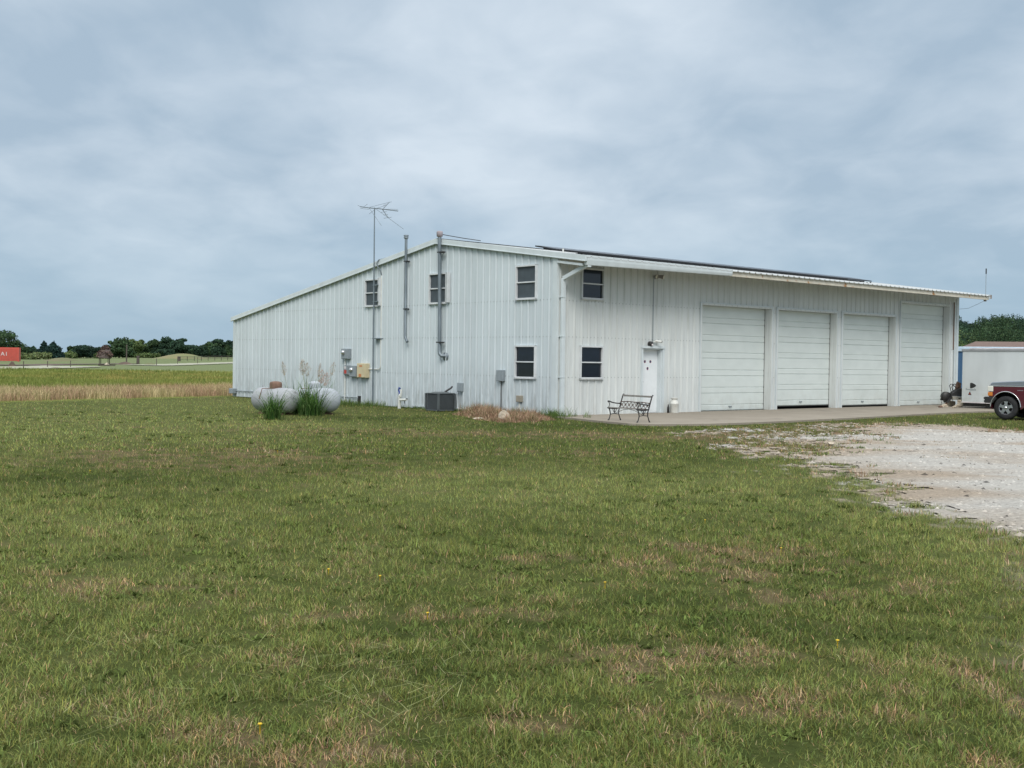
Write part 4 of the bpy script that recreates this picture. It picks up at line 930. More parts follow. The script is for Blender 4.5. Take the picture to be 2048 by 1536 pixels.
def leafcloud(cen, rad, n, size, col, flat=.0):
    """leaf clumps spread through the shells of a list of lobes"""
    cen = np.array(cen); rad = np.array(rad); wts = (rad[:, 0]*rad[:, 2])**1.0; li = rng.choice(len(cen), n, p=wts/wts.sum())
    dv = rng.normal(0, 1, (n, 3)); dv /= np.linalg.norm(dv, axis=1)[:, None]; r_ = rng.uniform(.45, 1.08, n)**.6
    p = cen[li]+dv*rad[li]*r_[:, None]; sz = size*rng.uniform(.5, 1.4, n)
    u = rng.normal(0, 1, (n, 3)); u /= np.linalg.norm(u, axis=1)[:, None]; w_ = np.cross(u, dv+.6*rng.normal(0, 1, (n, 3))); w_ /= np.linalg.norm(w_, axis=1)[:, None]
    v = np.stack([p-u*sz[:, None]*.6, p+w_*sz[:, None]*.45, p+u*sz[:, None]*.7, p-w_*sz[:, None]*.4], 1).reshape(-1, 3)
    lobec = rng.uniform(.75, 1.3, len(cen))
    c = np.array(col)[None]*(rng.uniform(.6, 1.45, n)*lobec[li])[:, None]*np.stack([rng.uniform(.9, 1.15, n), np.ones(n), rng.uniform(.85, 1.15, n)], -1)
    return v, np.arange(n*4).reshape(-1, 4), np.repeat(c, 4, 0)
# ------------------------------------------------------------------ propane tanks; local x is the tank's long axis
def tank(p, rz, m, label, hatchm, hx, open_hatch):
    t_ = empty('propane_tank', p, rz, label, 'propane tank', 'propane tanks')
    R_, H_ = .355, .62; zc = .395
    pr = [(0, -H_-.30)]+[(R_*math.sin(math.radians(a)), -H_-.30*math.cos(math.radians(a))) for a in (10, 25, 40, 55, 70, 82)]+[(R_, -H_), (R_*1.004, -H_+.01), (R_, 0), (R_*1.004, H_-.01), (R_, H_)]+[(R_*math.sin(math.radians(a)), H_+.30*math.cos(math.radians(a))) for a in (82, 70, 55, 40, 25, 10)]+[(0, H_+.30)]
    f = MB(); f.lathe(pr, 40, (0, 0, zc), 'x'); f.build('tank_body', m, t_)
    for s in (-.45, .45):
        f = MB(); f.box((s-.03, -.17, 0), (s+.03, .17, .11)); f.box((s-.09, -.2, -.02), (s+.09, .2, .02)); f.build('foot', m_rust, t_)
    for s in (-.6, .6):
        f = MB(); f.tube([(s-.03, 0, zc+R_-.01), (s-.03, 0, zc+R_+.05), (s+.03, 0, zc+R_+.05), (s+.03, 0, zc+R_-.01)], .01, 6); f.build('lifting_lug', m, t_)
    f = MB(); z_ = zc+R_-.03; n_ = 10
    f.lathe([(.17, z_), (.175, z_+.14), (.16, z_+.19), (.08, z_+.215), (0, z_+.22)], 24, (hx, 0, 0), sc=(1.25, .9)); f.build('valve_cover', hatchm, t_)
    f = MB(); f.box((hx+.2, -.03, z_+.08), (hx+.24, .03, z_+.14)); f.build('hinge', m_rust, t_)
    f = MB(); f.tube([(hx, .1, z_+.02), (hx+.25, .3, z_-.0), (hx+.3, .37, z_-.3)], .012, 6); f.build('gas_line', m_rust, t_)
    f = MB(); f.box((H_-.15, -R_-.002, zc+.02), (H_-.05, -R_+.02, zc+.10)); f.build('data_plate', m_rust, t_)
    return t_
TZ = TH+PI/2
P1 = np.array(hit(551, 828)[:2]); P1 = P1*(1+.30/np.linalg.norm(P1))
tank((P1[0], P1[1], 0), TZ+.12, m_tank, 'mottled grey propane tank with a rusty valve cover, left of the grass clump', m_rust, -.0, True)
P2 = P1+DF*1.22+DG*-.28
tank((P2[0], P2[1], 0), TZ+.05, m_tank2, 'silvery propane tank with a white valve cover, half hidden right of the grass clump', m_tank2, .12, False)
# clumps of tall grass
def clump(name, label, pts, nb, hmax, spread, plumes, parentloc):
    t_ = empty(name, parentloc, 0, label, 'grass clump', 'tall grass clumps at the tanks')
    V, Tt, C_ = [], [], []; o = 0
    for (ox, oy, sc) in pts:
        for _ in range(int(nb*sc)):
            a = rng.uniform(0, 2*PI); l = hmax*sc*rng.uniform(.45, 1.0); wd_ = rng.uniform(.012, .022); b0 = rng.uniform(0, .2*sc); le = rng.uniform(.02, .6)**1.3; cur = rng.uniform(.2, 1.7)
            x0, y0 = ox+b0*math.cos(a), oy+b0*math.sin(a); px_, py_, pz_ = x0, y0, 0.; ns = 5; th = le; a2 = a+rng.normal(0, .4); vs = []
            cc = np.array([(.06, .13, .03), (.09, .18, .04), (.15, .23, .08), (.045, .10, .03)][rng.integers(0, 4)])*rng.uniform(.7, 1.3)
            for k in range(ns+1):
                ww = wd_*(1-(k/ns)**1.5)*.5+.0008; vs += [(px_-math.sin(a2)*ww, py_+math.cos(a2)*ww, pz_), (px_+math.sin(a2)*ww, py_-math.cos(a2)*ww, pz_)]
                px_ += math.cos(a2)*math.sin(th)*l/ns*spread; py_ += math.sin(a2)*math.sin(th)*l/ns*spread; pz_ += math.cos(th)*l/ns; th += cur/ns*(1+k*.5)
            V += vs; C_ += [cc]*len(vs); Tt += [[o+2*k, o+2*k+1, o+2*k+3, o+2*k+2] for k in range(ns)]; o += len(vs)
    npmesh('leaves', np.array(V), None, m_grass, np.array(C_), np.array(Tt), parent=t_)
    for (ox, oy, h, dxx, dyy, red) in plumes:
        f = MB(); f.tube([(ox, oy, 0), (ox+dxx*.4, oy+dyy*.4, h*.5), (ox+dxx, oy+dyy, h)], .004, 5); f.build('stalk', m_field_stem, t_)
        V, Tt, C_ = [], [], []; n = 150; tt = rng.uniform(0, 1, n); a = rng.uniform(0, 2*PI, n); rad = (.07+.09*rng.uniform())*np.sin(PI*np.clip(tt*.9+.08, 0, 1))*rng.uniform(.2, 1, n)
        x = ox+dxx*(1-.25*(1-tt))+rad*np.cos(a); y = oy+dyy+rad*np.sin(a); z = h-.30+.38*tt
        cc = np.tile(np.array([.42, .26, .19] if red else [.44, .38, .31]), (n, 1))*rng.uniform(.6, 1.3, n)[:, None]
        v, tr, qd, c_ = blades(x, y, z, rng.uniform(.03, .08, n), rng.uniform(.008, .014, n), rng.uniform(0, .7, n), cc, False); npmesh('plume', v, tr, m_field, c_, parent=t_)
m_field_stem = mat('pale_green_stalk', (.2, .24, .1), .8)
b_ = hit(546, 838)
clump('grass_clump', 'waist high dark green grass clump in front of the left propane tank', [(0, 0, 1.), (.08, .05, .9), (-.1, .02, .8), (-.03, .1, .7)], 80, 1.12, 1.0, [], (b_[0], b_[1], -.01))
b_ = hit(617, 830); bx_, by_ = b_[0], b_[1]
pp = [(rng.uniform(-.3, .28), rng.uniform(-.1, 1.1), rng.uniform(.7, 1.1)) for _ in range(12)]+[(.0, -.15, .75), (.2, -.1, .7), (-.2, .0, .65), (-.45, .8, 1.0), (-.6, 1.1, 1.05), (.3, 1.3, .9)]
clump('grass_clump', 'large arching green grass clump with feathery plumes between the propane tanks', pp, 52, 1.35, 1.1,
      [(-.1, .2, 1.50, -.12, 0, 0), (-.1, .3, 1.40, -.02, .1, 0), (-.05, .2, 1.44, -.20, 0, 0), (.25, .3, 1.12, .22, 0, 1), (.2, .2, 1.20, .15, 0, 1), (-.6, .6, 1.42, -.28, 0, 0), (.1, .5, 1.38, .12, .1, 0), (.35, .4, 1.42, .3, 0, 0)], (bx_, by_, -.01))
# rocks
def rock(p, sx_, sy_, sz_, label, seed, group=None, name='rock', m=None):
    import bmesh
    bm = bmesh.new(); bmesh.ops.create_icosphere(bm, subdivisions=3, radius=1); r_ = np.random.default_rng(seed)
    pl_ = r_.normal(0, 1, (9, 3)); pl_ /= np.linalg.norm(pl_, axis=1)[:, None]; dd = r_.uniform(.42, .78, 9)
    for v in bm.verts:
        c = np.array(v.co)
        for n_, d_ in zip(pl_, dd):
            t = c@n_-d_
            if t > 0: c = c-n_*t*.92
        c += .035*r_.normal(0, 1, 3); v.co = (c[0]*sx_, c[1]*sy_, max(c[2]*sz_+sz_*.45, -.05))
    me = bpy.data.meshes.new(name); bm.to_mesh(me); bm.free(); me.materials.append(m or m_stone)
    o = bpy.data.objects.new(name, me); COL.objects.link(o); o.location = p; o.rotation_euler = (0, 0, r_.uniform(0, 6)); return tag(o, label, 'rock', group)
q_ = hit(1011, 841); rock((q_[0], q_[1], 0), .22, .17, .20, 'pale limestone rock leaning in front of the dead weeds', 5)
q_ = hit(958, 838); rock((q_[0], q_[1], -.01), .17, .08, .035, 'flat tan stone at the left end of the dead weeds', 6)
q_ = hit(1662, 889); rock((q_[0], q_[1], 0), .12, .10, .05, 'flat pale stone at the grassy edge of the gravel drive', 8)
# bench, local: x along the seat, y towards the back
A_ = np.array([2.66, 32.16]); Bq = np.array([2.98, 32.37]); Cq = np.array([3.33, 31.04])
xd = (Cq-A_)/np.linalg.norm(Cq-A_); bz = math.atan2(xd[1], xd[0]); BL = 1.30
bn = empty('park_bench', (A_[0], A_[1], .035), bz, 'black cast iron garden bench with one back slat, before the white door', 'bench')
for xe in (0., BL):
    f = MB()
    def T_(pts, r=.016): f.tube([(xe, y_, z_) for y_, z_ in pts], r, 6)
    T_([(-.02, 0), (.02, .06), (.05, .17), (.03, .27), (0.0, .33)], [.024, .016, .016, .018, .018]); T_([(.40, 0), (.37, .06), (.33, .17), (.33, .27), (.36, .35)], [.024, .016, .016, .018, .018])
    T_([(-.05, .345), (.03, .335), (.2, .32), (.36, .34)], .020); T_([(.36, .34), (.385, .43), (.43, .58), (.47, .70), (.50, .715)], [.019, .018, .018, .018, .022])
    T_([(-.035, .515), (.0, .525), (.10, .49), (.25, .465), (.385, .46)], [.026, .020, .016, .016, .018]); T_([(-.01, .51), (.02, .44), (-.005, .37), (-.04, .345)], .012)
    T_([(.05, .17), (.19, .185), (.33, .17)], .010); T_([(.19, .185), (.19, .32)], .012); T_([(.12, .32), (.15, .25), (.19, .20), (.23, .25), (.26, .32)], .009)
    f.build('end_frame', m_black, bn)
f = MB(); f.box((-.01, .455, .655), (BL+.01, .48, .705)); f.build('back_slat', m_woodg, bn, bevel=.004)
f = MB(); f.box((.0, -.055, .345), (BL, .02, .368)); f.build('seat_slat', m_woodg, bn, bevel=.004)
f = MB()
zb, zt_ = .345, .525
f.tube([(0.01, .385, zt_-.02), (BL*.25, .39, zt_), (BL*.5, .392, zt_-.01), (BL*.75, .39, zt_), (BL-.01, .385, zt_-.02)], .012, 6); f.tube([(0.01, .365, zb), (BL-.01, .365, zb)], .012, 6)
nx = 8; cw = BL/nx; am = .013
for k in range(nx):
    for sg in (0, 1):
        z0_, z1_ = (zb, zt_) if sg == 0 else (zt_-.005, zb)
        f.tube([((k+t)*cw, .368+.02*(t if sg == 0 else 1-t), z0_+(z1_-z0_)*(t+.10*math.sin(2*PI*t))) for t in (0, .25, .5, .75, 1)], .0075, 5)
    f.tube([((k+.5)*cw+.03*math.cos(a_*PI/4), .378, (zb+zt_)/2+.035*math.sin(a_*PI/4)) for a_ in range(9)], .006, 5)
f.build('back_lattice', m_bronze, bn)
f = MB(); f.tube([(0, .19, .185), (BL*.3, .19, .30), (BL*.5, .19, .33), (BL*.7, .19, .30), (BL, .19, .185)], .007, 5); f.build('tie_rod', m_black, bn)
# milk can
mc = empty('milk_can', L(4.92, -.30, .035), .4, 'white painted milk can standing by the right jamb of the white door', 'milk can')
f = MB(); f.lathe([(0, 0), (.135, 0), (.138, .01), (.138, .29), (.142, .295), (.142, .305), (.136, .31), (.12, .35), (.088, .40), (.083, .42), (.088, .44), (.11, .455), (.112, .462), (0, .462)], 28); f.build('can_body', m_can, mc)
f = MB(); f.lathe([(.09, .455), (.115, .465), (.115, .48), (.06, .485), (0, .48)], 24); f.build('lid', m_can, mc)
for s in (-1, 1): f = MB(); f.tube([(s*.115, 0, .35), (s*.155, 0, .39), (s*.135, 0, .44), (s*.09, 0, .43)], .009, 6); f.build('handle', m_can, mc)
t_ = empty('black_bottle', L(4.72, -.22, .035), 0, 'small dark bottle squeezed between the milk can and the door', 'bottle'); f = MB(); f.lathe([(0, 0), (.035, 0), (.035, .17), (.02, .22), (.018, .27), (0, .27)], 12); f.build('bottle', m_black, t_)

# ------------------------------------------------------------------ cargo trailer; local x runs from the visible end towards the camera
tp = np.array([17.65, 46.18]); td = -DG*.97+DF*-.10; td = td/np.linalg.norm(td); tz = math.atan2(td[1], td[0])
tr = empty('cargo_trailer', (tp[0], tp[1], 0), tz, 'white enclosed cargo trailer with a dark shield mark, behind the maroon pickup', 'trailer')
# right-hand normal of td faces the camera: local -y
f = MB(); f.prism([(0, .24), (6.2, .26), (6.2, 2.30), (.04, 2.30), (0, 2.27)], 0, 2.3, 'y'); f.build('box_body', m_trailer, tr, bevel=.015)
f = MB(); f.box((-.03, -.03, 2.25), (6.23, 2.33, 2.335)); f.build('roof_rail', m_trtrim, tr, bevel=.01)
f = MB(); f.box((.2, .15, 2.335), (6., 2.15, 2.37)); f.box((3.2, .5, 2.37), (4.4, 1.2, 2.43)); f.build('roof_skin', m_letter, tr)
f = MB(); f.box((-.01, -.012, .235), (6.21, .0, .275)); f.build('lower_trim', m_letter, tr)
f = MB(); f.box((.0, .1, .10), (6.2, .2, .235)); f.box((0, 2.1, .10), (6.2, 2.2, .235)); f.box((.1, .2, .12), (6.1, 2.1, .2)); f.box((1.0, .1, .02), (1.5, .3, .1)); f.build('chassis', m_black, tr)
for s in (-1, 1):
    for xw in (1.95, 2.85):
        f = MB(); yy = (-.10 if s < 0 else 2.18); f.lathe([(.20, yy), (.31, yy), (.335, yy+.03), (.335, yy+.17), (.31, yy+.2), (.20, yy+.2)], 28, (xw, 0, .335), 'y'); wl = f.build('wheel', m_tyre, tr)
        f = MB(); f.lathe([(0, yy+.02), (.07, yy+.0), (.09, yy+.05), (.17, yy+.04), (.20, yy-.002), (.205, yy+.02), (.20, yy+.19)], 24, (xw, 0, .335), 'y'); f.build('rim', m_trailer, wl)
f = MB(); f.box((1.5, -.13, .70), (3.3, -.004, .74)); f.box((1.5, -.13, .45), (1.53, -.004, .70)); f.box((3.27, -.13, .45), (3.3, -.004, .70)); f.build('fender', m_trtrim, tr)
# shield mark and faint lettering on the side, near the visible end (x = 0)
def side(poly, x0, z0, s, m, nm, dz=.004):
    f = MB(); f.prism([(x0+x*s, z0+y*s) for x, y in poly], -dz, -dz+.003, 'y'); return f.build(nm, m, tr)
sh = [(.02, .0), (.0, .25), (.0, .75), (.04, 1.0), (.25, 1.02), (.55, .88), (.82, .66), (.9, .5), (.8, .33), (.55, .15), (.22, .02)]
side([(x*1.35, y) for x, y in sh], .36, .80, .215, m_black, 'shield_mark')
side([(0, 0), (.2, 0), (.1, .19)], .28, .545, .75, m_black, 'triangle_decal'); side([(.055, .04), (.145, .04), (.1, .12)], .28, .545, .75, m_red, 'triangle_decal', .0075)
f = MB(); xx_ = .18
for k, w_ in enumerate((.035, .025, .03, .045, .03, .03, .025, .03, .02, .035)):
    h_ = .06 if k in (0, 8) else .035; f.box((xx_, -.004, .74), (xx_+w_, -.001, .74+h_)); xx_ += w_+.014
f.box((.36, -.004, .715), (.62, -.001, .726)); f.build('faint_lettering', mat('faded_grey_ink', (.27, .31, .32), .6), tr)

# ------------------------------------------------------------------ blue box and brown-roofed house behind
bp_ = at(1911, 760, 60.); bpz = math.atan2(-math.cos(TH), math.sin(TH))
t_ = empty('storage_box', (bp_[0], bp_[1], 0), bpz+.5, 'blue steel storage box with a pale roof, squeezed between the shop and the trailer', 'storage box')
f = MB(); f.box((-1, 0, .1), (5, 2.3, 2.42))
for k in range(24): f.box((-1+k*.25, -.03, .15), (-1+k*.25+.12, -.001, 2.35))
f.build('box_body', m_blueb, t_); f = MB(); f.box((-1.06, -.08, 2.42), (5.06, 2.36, 2.67)); f.build('roof', m_palew, t_, bevel=.03)
f = MB(); f.box((1.0, -.05, .3), (1.8, -.032, 2.2)); f.build('door_panel', m_blueb, t_)
hp = at(1924, 735, 130.); 
hs_ = empty('brown_roofed_house', (hp[0], hp[1], float(T(hp[0], hp[1]))), math.radians(-14), 'low house with a brown hipped roof beyond the trailer', 'house')
f = MB(); f.box((.6, .6, 0), (19.4, 9.4, 3.7)); f.build('wall', m_siding, hs_)
f = MB(); f.add([(0, 0, 3.6), (20, 0, 3.6), (20, 10, 3.6), (0, 10, 3.6), (2.0, 5, 4.62), (18, 5, 4.62), (0, 0, 3.45), (20, 0, 3.45), (20, 10, 3.45), (0, 10, 3.45)], [[0, 1, 5, 4], [1, 2, 5], [2, 3, 4, 5], [3, 0, 4], [0, 6, 7, 1], [1, 7, 8, 2], [2, 8, 9, 3], [3, 9, 6, 0], [6, 9, 8, 7]]); hr = f.build('roof', m_shingle, hs_)
f = MB(); f.tube([(7, 3, 4.1), (7, 3, 4.6)], .08, 8); f.build('vent', m_greybox, hr)
for k in (3, 8, 13):
    f = MB(); f.box((k, .52, 1.4), (k+1.2, .598, 2.6)); wn = f.build('window', m_frame, hs_); f = MB(); f.box((k+.08, .50, 1.48), (k+1.12, .519, 2.52)); f.build('pane', m_glass, wn)

# ------------------------------------------------------------------ pickup; local x forward, y to its left
wc = at(2013.5, 817, 36.9)
hd = math.radians(180-23-17); 
kc_ = Vector((math.cos(hd), math.sin(hd))); sdv_ = Vector((-math.sin(hd), math.cos(hd)))   # left side direction
# near side is the driver's (left) side when it faces image-left
W2 = .96
org_ = Vector((wc[0], wc[1]))-kc_*1.30-sdv_*(W2-.13)
tk = empty('pickup_truck', (org_.x, org_.y, 0), hd, 'maroon and silver pickup parked facing left at the right edge, alloy wheels', 'pickup')
FX, RX, WR = 1.30, -2.05, .365
def arch(cx_, r_, a0=-8, a1=188, n=16): return [(cx_-r_*math.cos(math.radians(a0+(a1-a0)*k/n)), .38+r_*1.08*math.sin(math.radians(a0+(a1-a0)*k/n))) for k in range(n+1)]
low = .42
body = [(-3.25, .50)]+[p for p in arch(RX, .47)]+[(-1.45, low), (.70, low)]+[p for p in arch(FX, .45)]+[(1.79, .62), (1.81, .66), (1.81, 1.03), (-3.25, 1.03)]
body = [(x, z) for x, z in body]
f = MB(); f.prism(body, -W2, W2, 'y'); f.build('body', m_maroon, tk, bevel=.012)
f = MB(); f.prism([(-1.46, .30), (-1.46, .52), (.72, .52), (.72, .30), (.66, .28), (-1.4, .28)], -W2-.004, W2+.004, 'y'); f.build('silver_rocker', m_silver, tk, bevel=.02)
f = MB(); f.prism([(-3.25, 1.03), (1.81, 1.03), (1.81, 1.066), (-3.25, 1.066)], -W2-.006, W2+.006, 'y'); f.build('bright_band', m_chrome, tk)
f = MB(); f.prism([(1.80, 1.066), (1.78, 1.13), (1.70, 1.165), (1.2, 1.20), (.72, 1.225), (.45, 1.23), (.45, 1.066)], -W2+.03, W2-.03, 'y'); f.build('hood', m_silver, tk, bevel=.03)
f = MB(); f.prism([(-3.24, 1.066), (-3.24, 1.20), (.45, 1.20), (.45, 1.066)], -W2+.01, W2-.01, 'y'); f.build('upper_body', m_silver, tk, bevel=.02)
f = MB(); f.prism([(.46, 1.20), (.05, 1.68), (-.1, 1.72), (-1.35, 1.72), (-1.42, 1.70), (-1.50, 1.20)], -W2+.14, W2-.14, 'y'); cab = f.build('cab', m_silver, tk, bevel=.04)
for s in (-1, 1):
    f = MB(); f.prism([(.30, 1.24), (.0, 1.62), (-.55, 1.64), (-.55, 1.24)], s*(W2-.135)-.004, s*(W2-.135)+.004, 'y'); f.build('window', m_carglass, cab)
    f = MB(); f.prism([(-.63, 1.24), (-.63, 1.64), (-1.35, 1.64), (-1.40, 1.24)], s*(W2-.135)-.004, s*(W2-.135)+.004, 'y'); f.build('window', m_carglass, cab)
    f = MB(); f.box((.12, s*(W2+.0)-.0 if s > 0 else -W2-.16, 1.25), (.22, W2+.16 if s > 0 else -W2, 1.42)); f.build('mirror', m_black, tk, bevel=.02)
f = MB(); f.add([(.465, -.72, 1.25), (.465, .72, 1.25), (.085, .66, 1.67), (.085, -.66, 1.67)], [[0, 1, 2, 3]]); f.build('windscreen', m_carglass, cab)
f = MB(); f.prism([(-3.2, .36)]+arch(RX, .60, 0, 180, 10)+arch(FX, .60, 0, 180, 10)[:0]+[(-1.4, .40), (.6, .40)]+[(1.7, .40), (1.7, .98), (-3.2, .98)], -.66, .66, 'y'); 
f = MB(); f.box((-3.1, -.60, .38), (1.7, .60, .95)); f.build('underbody', m_dark, tk)
for cx_ in (FX, RX):
    f = MB(); f.tube([(cx_, -.8, WR), (cx_, .8, WR)], .06, 10); f.build('axle', m_black, tk)
    for s in (-1, 1):
        f = MB(); ar = arch(cx_, .475 if cx_ < 0 else .455, 2, 178, 20); f.tube([(x, s*(W2+.008), z) for x, z in ar], .016, 6); f.build('arch_trim', m_chrome, tk)
        y0 = s*(W2-.02); yi = s*(W2-.25)
        f = MB(); f.lathe([(.21, yi), (.33, yi), (WR, yi+s*.03), (WR, y0-s*.03), (.345, y0), (.24, y0+s*.012), (.218, y0)], 40, (cx_, 0, WR), 'y'); wl = f.build('wheel', m_tyre, tk)
        f = MB(); f.lathe([(.218, y0+s*.004), (.225, y0-s*.005), (.195, y0-s*.01), (.19, y0-s*.12)], 36, (cx_, 0, WR), 'y')
        for k in range(5):
            a = 2*PI*k/5+.35
            pts = [(.03, -.05), (.07, -.055), (.14, -.042), (.20, -.06), (.20, .06), (.14, .042), (.07, .055), (.03, .05)]
            f.prism([(cx_+x*math.cos(a)-y*math.sin(a), WR+x*math.sin(a)+y*math.cos(a)) for x, y in pts], min(y0-s*.03, y0-s*.005), max(y0-s*.03, y0-s*.005), 'y')
        f.build('rim', m_alloy, wl)
        f = MB(); f.lathe([(.198, y0-s*.07), (0, y0-s*.07)], 24, (cx_, 0, WR), 'y'); f.build('brake_disc', m_dark, wl)
        f = MB(); f.lathe([(.05, y0-s*.02), (.045, y0+s*.015), (0, y0+s*.02)], 16, (cx_, 0, WR), 'y'); f.build('hub_cap', m_chrome, wl)
for s in (-1, 1):
    f = MB(); f.box((1.68, s*(W2-.13)-.147, .86), (1.85, s*(W2-.13)+.145, 1.04)); f.build('headlight', m_lamp, tk, bevel=.02)
    f = MB(); f.box((1.70, s*(W2-.13)-.149, .725), (1.845, s*(W2-.13)+.149, .845)); f.build('marker_lamp', m_amber, tk, bevel=.015)
f = MB(); f.prism([(1.76, .50), (1.92, .50), (1.96, .53), (1.96, .58), (1.93, .60), (1.97, .63), (1.97, .68), (1.92, .70), (1.60, .70), (1.60, .62), (1.70, .50)], -W2-.02, W2+.02, 'y'); f.build('bumper', m_black, tk, bevel=.012)
f = MB(); f.box((1.81, -.62, .76), (1.85, .62, 1.02)); gr = f.build('grille', m_chrome, tk); f = MB()
for k in range(5): f.box((1.851, -.58, .78+k*.046), (1.857, .58, .805+k*.046))
f.build('grille_slots', m_black, gr)
for s in (-1, 1):
    f = MB(); f.box((-1.45, s*W2-(.0 if s > 0 else .016), .56), (.68, s*W2+(.016 if s > 0 else 0), .62)); f.build('side_moulding', m_black, tk)
    f = MB(); f.box((-1.45, s*W2-(.0 if s > 0 else .014), .622), (.68, s*W2+(.014 if s > 0 else 0), .645)); f.build('pinstripe', m_chrome, tk)
    f = MB(); xx_ = .78
    for k in range(6): f.box((xx_, s*W2-(.0 if s > 0 else .006), .905), (xx_+.022, s*W2+(.006 if s > 0 else 0), .93)); xx_ += .03
    f.build('fender_badge', mat('dull_badge', (.25, .2, .22), .4), tk)
    f = MB(); f.box((-.45, s*W2-(.0 if s > 0 else .03), .93), (-.33, s*W2+(.03 if s > 0 else 0), .96)); f.build('door_handle', m_black, tk)
    f = MB(); f.box((-3.27, s*(W2-.12)-.1, .7), (-3.24, s*(W2-.12)+.1, 1.0)); f.build('tail_lamp', m_red, tk)
f = MB(); f.box((-3.4, -.9, .5), (-3.26, .9, .66)); f.build('rear_bumper', m_chrome, tk, bevel=.02)

# ------------------------------------------------------------------ machine and rubble beside the last overhead door
q_ = hit(1901, 815)
mz = math.atan2(RT[1], RT[0])
mq = empty('old_machine', (q_[0], q_[1], 0), 0, 'black machine with a round drum and two bent handles on the rubble heap', 'machine')
s_ = 46.6/FPX
def MP(px_, py_, dy=0): return ((px_-1901)*s_, dy, (815-py_)*s_+.01)
f = MB(); f.lathe([(.0, -.12), (.17, -.12), (.185, -.10), (.185, .10), (.17, .12), (0, .12)], 26, MP(1891, 793), 'y'); f.build('drum', m_black, mq)
f = MB(); f.tube([MP(1880, 799), MP(1884, 800), MP(1893, 801)], [.035, .03, .03], 8); f.build('spout', m_black, mq)
f = MB(); f.prism([(MP(a, b)[0], MP(a, b)[2]) for a, b in ((1899, 788), (1913, 778), (1921, 776), (1924, 780), (1926, 792), (1900, 792), (1890, 803), (1892, 806), (1897, 800))], -.2, .2, 'y'); f.build('chute', mat('dark_grey_metal', (.035, .035, .037), .6), mq, bevel=.01)
for dy_, pts in ((-.15, [(1900, 788), (1897, 776), (1895.5, 771), (1898, 768), (1901, 768), (1905, 772), (1912, 778)]), (.15, [(1908, 781), (1905.5, 775), (1907, 770), (1911, 768), (1914, 770), (1913, 777)])):
    f = MB(); f.tube([MP(a, b, dy_) for a, b in pts], .017, 7); f.build('handle', m_black, mq)
f = MB(); f.tube([MP(1914, 782, .1), MP(1916, 768, .1), MP(1918, 764, .1)], .07, 8); f.tube([MP(1921, 782, .1), MP(1921, 766, .1)], .05, 8); f.build('engine', m_rust, mq)
t_ = empty('pallet_block', (q_[0], q_[1], 0), 0, 'pale weathered block carrying the black machine above the rubble', 'block')
f = MB(); f.box((MP(1900, 0)[0], -.3, MP(0, 799.5)[2]), (MP(1926, 0)[0], .35, MP(0, 793)[2])); f.build('slab', mat('weathered_cream', (.42, .40, .34), .8), t_, bevel=.01)
f = MB(); f.box((MP(1911, 0)[0], -.306, MP(0, 797.5)[2]), (MP(1915, 0)[0], -.3, MP(0, 795.5)[2])); f.build('slot', m_black, t_)
for k, (a, b, sx_, sz_, lb) in enumerate(((1890, 813, .16, .07, 'brown stone at the left foot of the rubble heap'), (1897, 810, .2, .11, 'reddish stone in the middle of the rubble heap'), (1905, 812, .18, .12, 'broad grey stone in the rubble heap under the block'), (1914, 808, .17, .17, 'tallest pale stone propping the block'), (1919, 814, .15, .09, 'pale stone at the right end of the rubble heap'), (1909, 815.5, .08, .05, 'small white stone at the front of the rubble heap'), (1882, 814.5, .07, .04, 'little rusty lump furthest left of the rubble heap'))):
    h_ = hit(a, b+2.5); rock((h_[0], h_[1]+.05, .035), sx_*1.25, sx_, sz_*1.5, lb, 60+k, m=(m_rust if k in (1, 6) else m_stone))

# ------------------------------------------------------------------ far left: track, container, shelter, mounds, posts
def strip(name, pts, w_, m, z0=.03, label=None, kind=None):
    P = np.array(pts); P = np.array([[np.interp(t, range(len(P)), P[:, 0]), np.interp(t, range(len(P)), P[:, 1])] for t in np.linspace(0, len(P)-1, 90)]); vs = []
    for i in range(len(P)):
        d = P[min(i+1, len(P)-1)]-P[max(i-1, 0)]; d /= np.linalg.norm(d); n_ = np.array([-d[1], d[0]])
        for s in (-1, -.33, .33, 1): q2 = P[i]+n_*s*w_/2*(1+.35*(fbm(np.array(i*.4), np.array(s*3.), 7, 2)-.5)); vs.append((q2[0], q2[1], float(T(*q2))+z0))
    fs = [[i*4+k, i*4+k+1, i*4+k+5, i*4+k+4] for i in range(len(P)-1) for k in range(3)]
    f = MB(); f.add(vs, fs, True); o = f.build(name, m); tag(o, label, kind=kind); return o
m_track = mat('pale_track', (.40, .385, .31), .95, c2=(.24, .25, .16), scale=.5, amt=.9)
a_ = [hit(-130, 737), hit(-40, 737), hit(30, 736.4), hit(90, 735.), hit(150, 733.)]
strip('dirt_road', [p[:2] for p in a_], 8., m_track, .06, kind='structure')
a_ = [hit(285, 731.2), hit(340, 729.8), hit(400, 727.9), hit(470, 725.9), hit(560, 722.8)]
strip('dirt_road', [p[:2] for p in a_], 6.5, m_track, .06, kind='structure')
a_ = [hit(-60, 730), hit(60, 730.5), hit(165, 728.5), hit(260, 727.5)]; strip('dirt_path', [p[:2] for p in a_], 5, m_soil, .05, kind='structure')
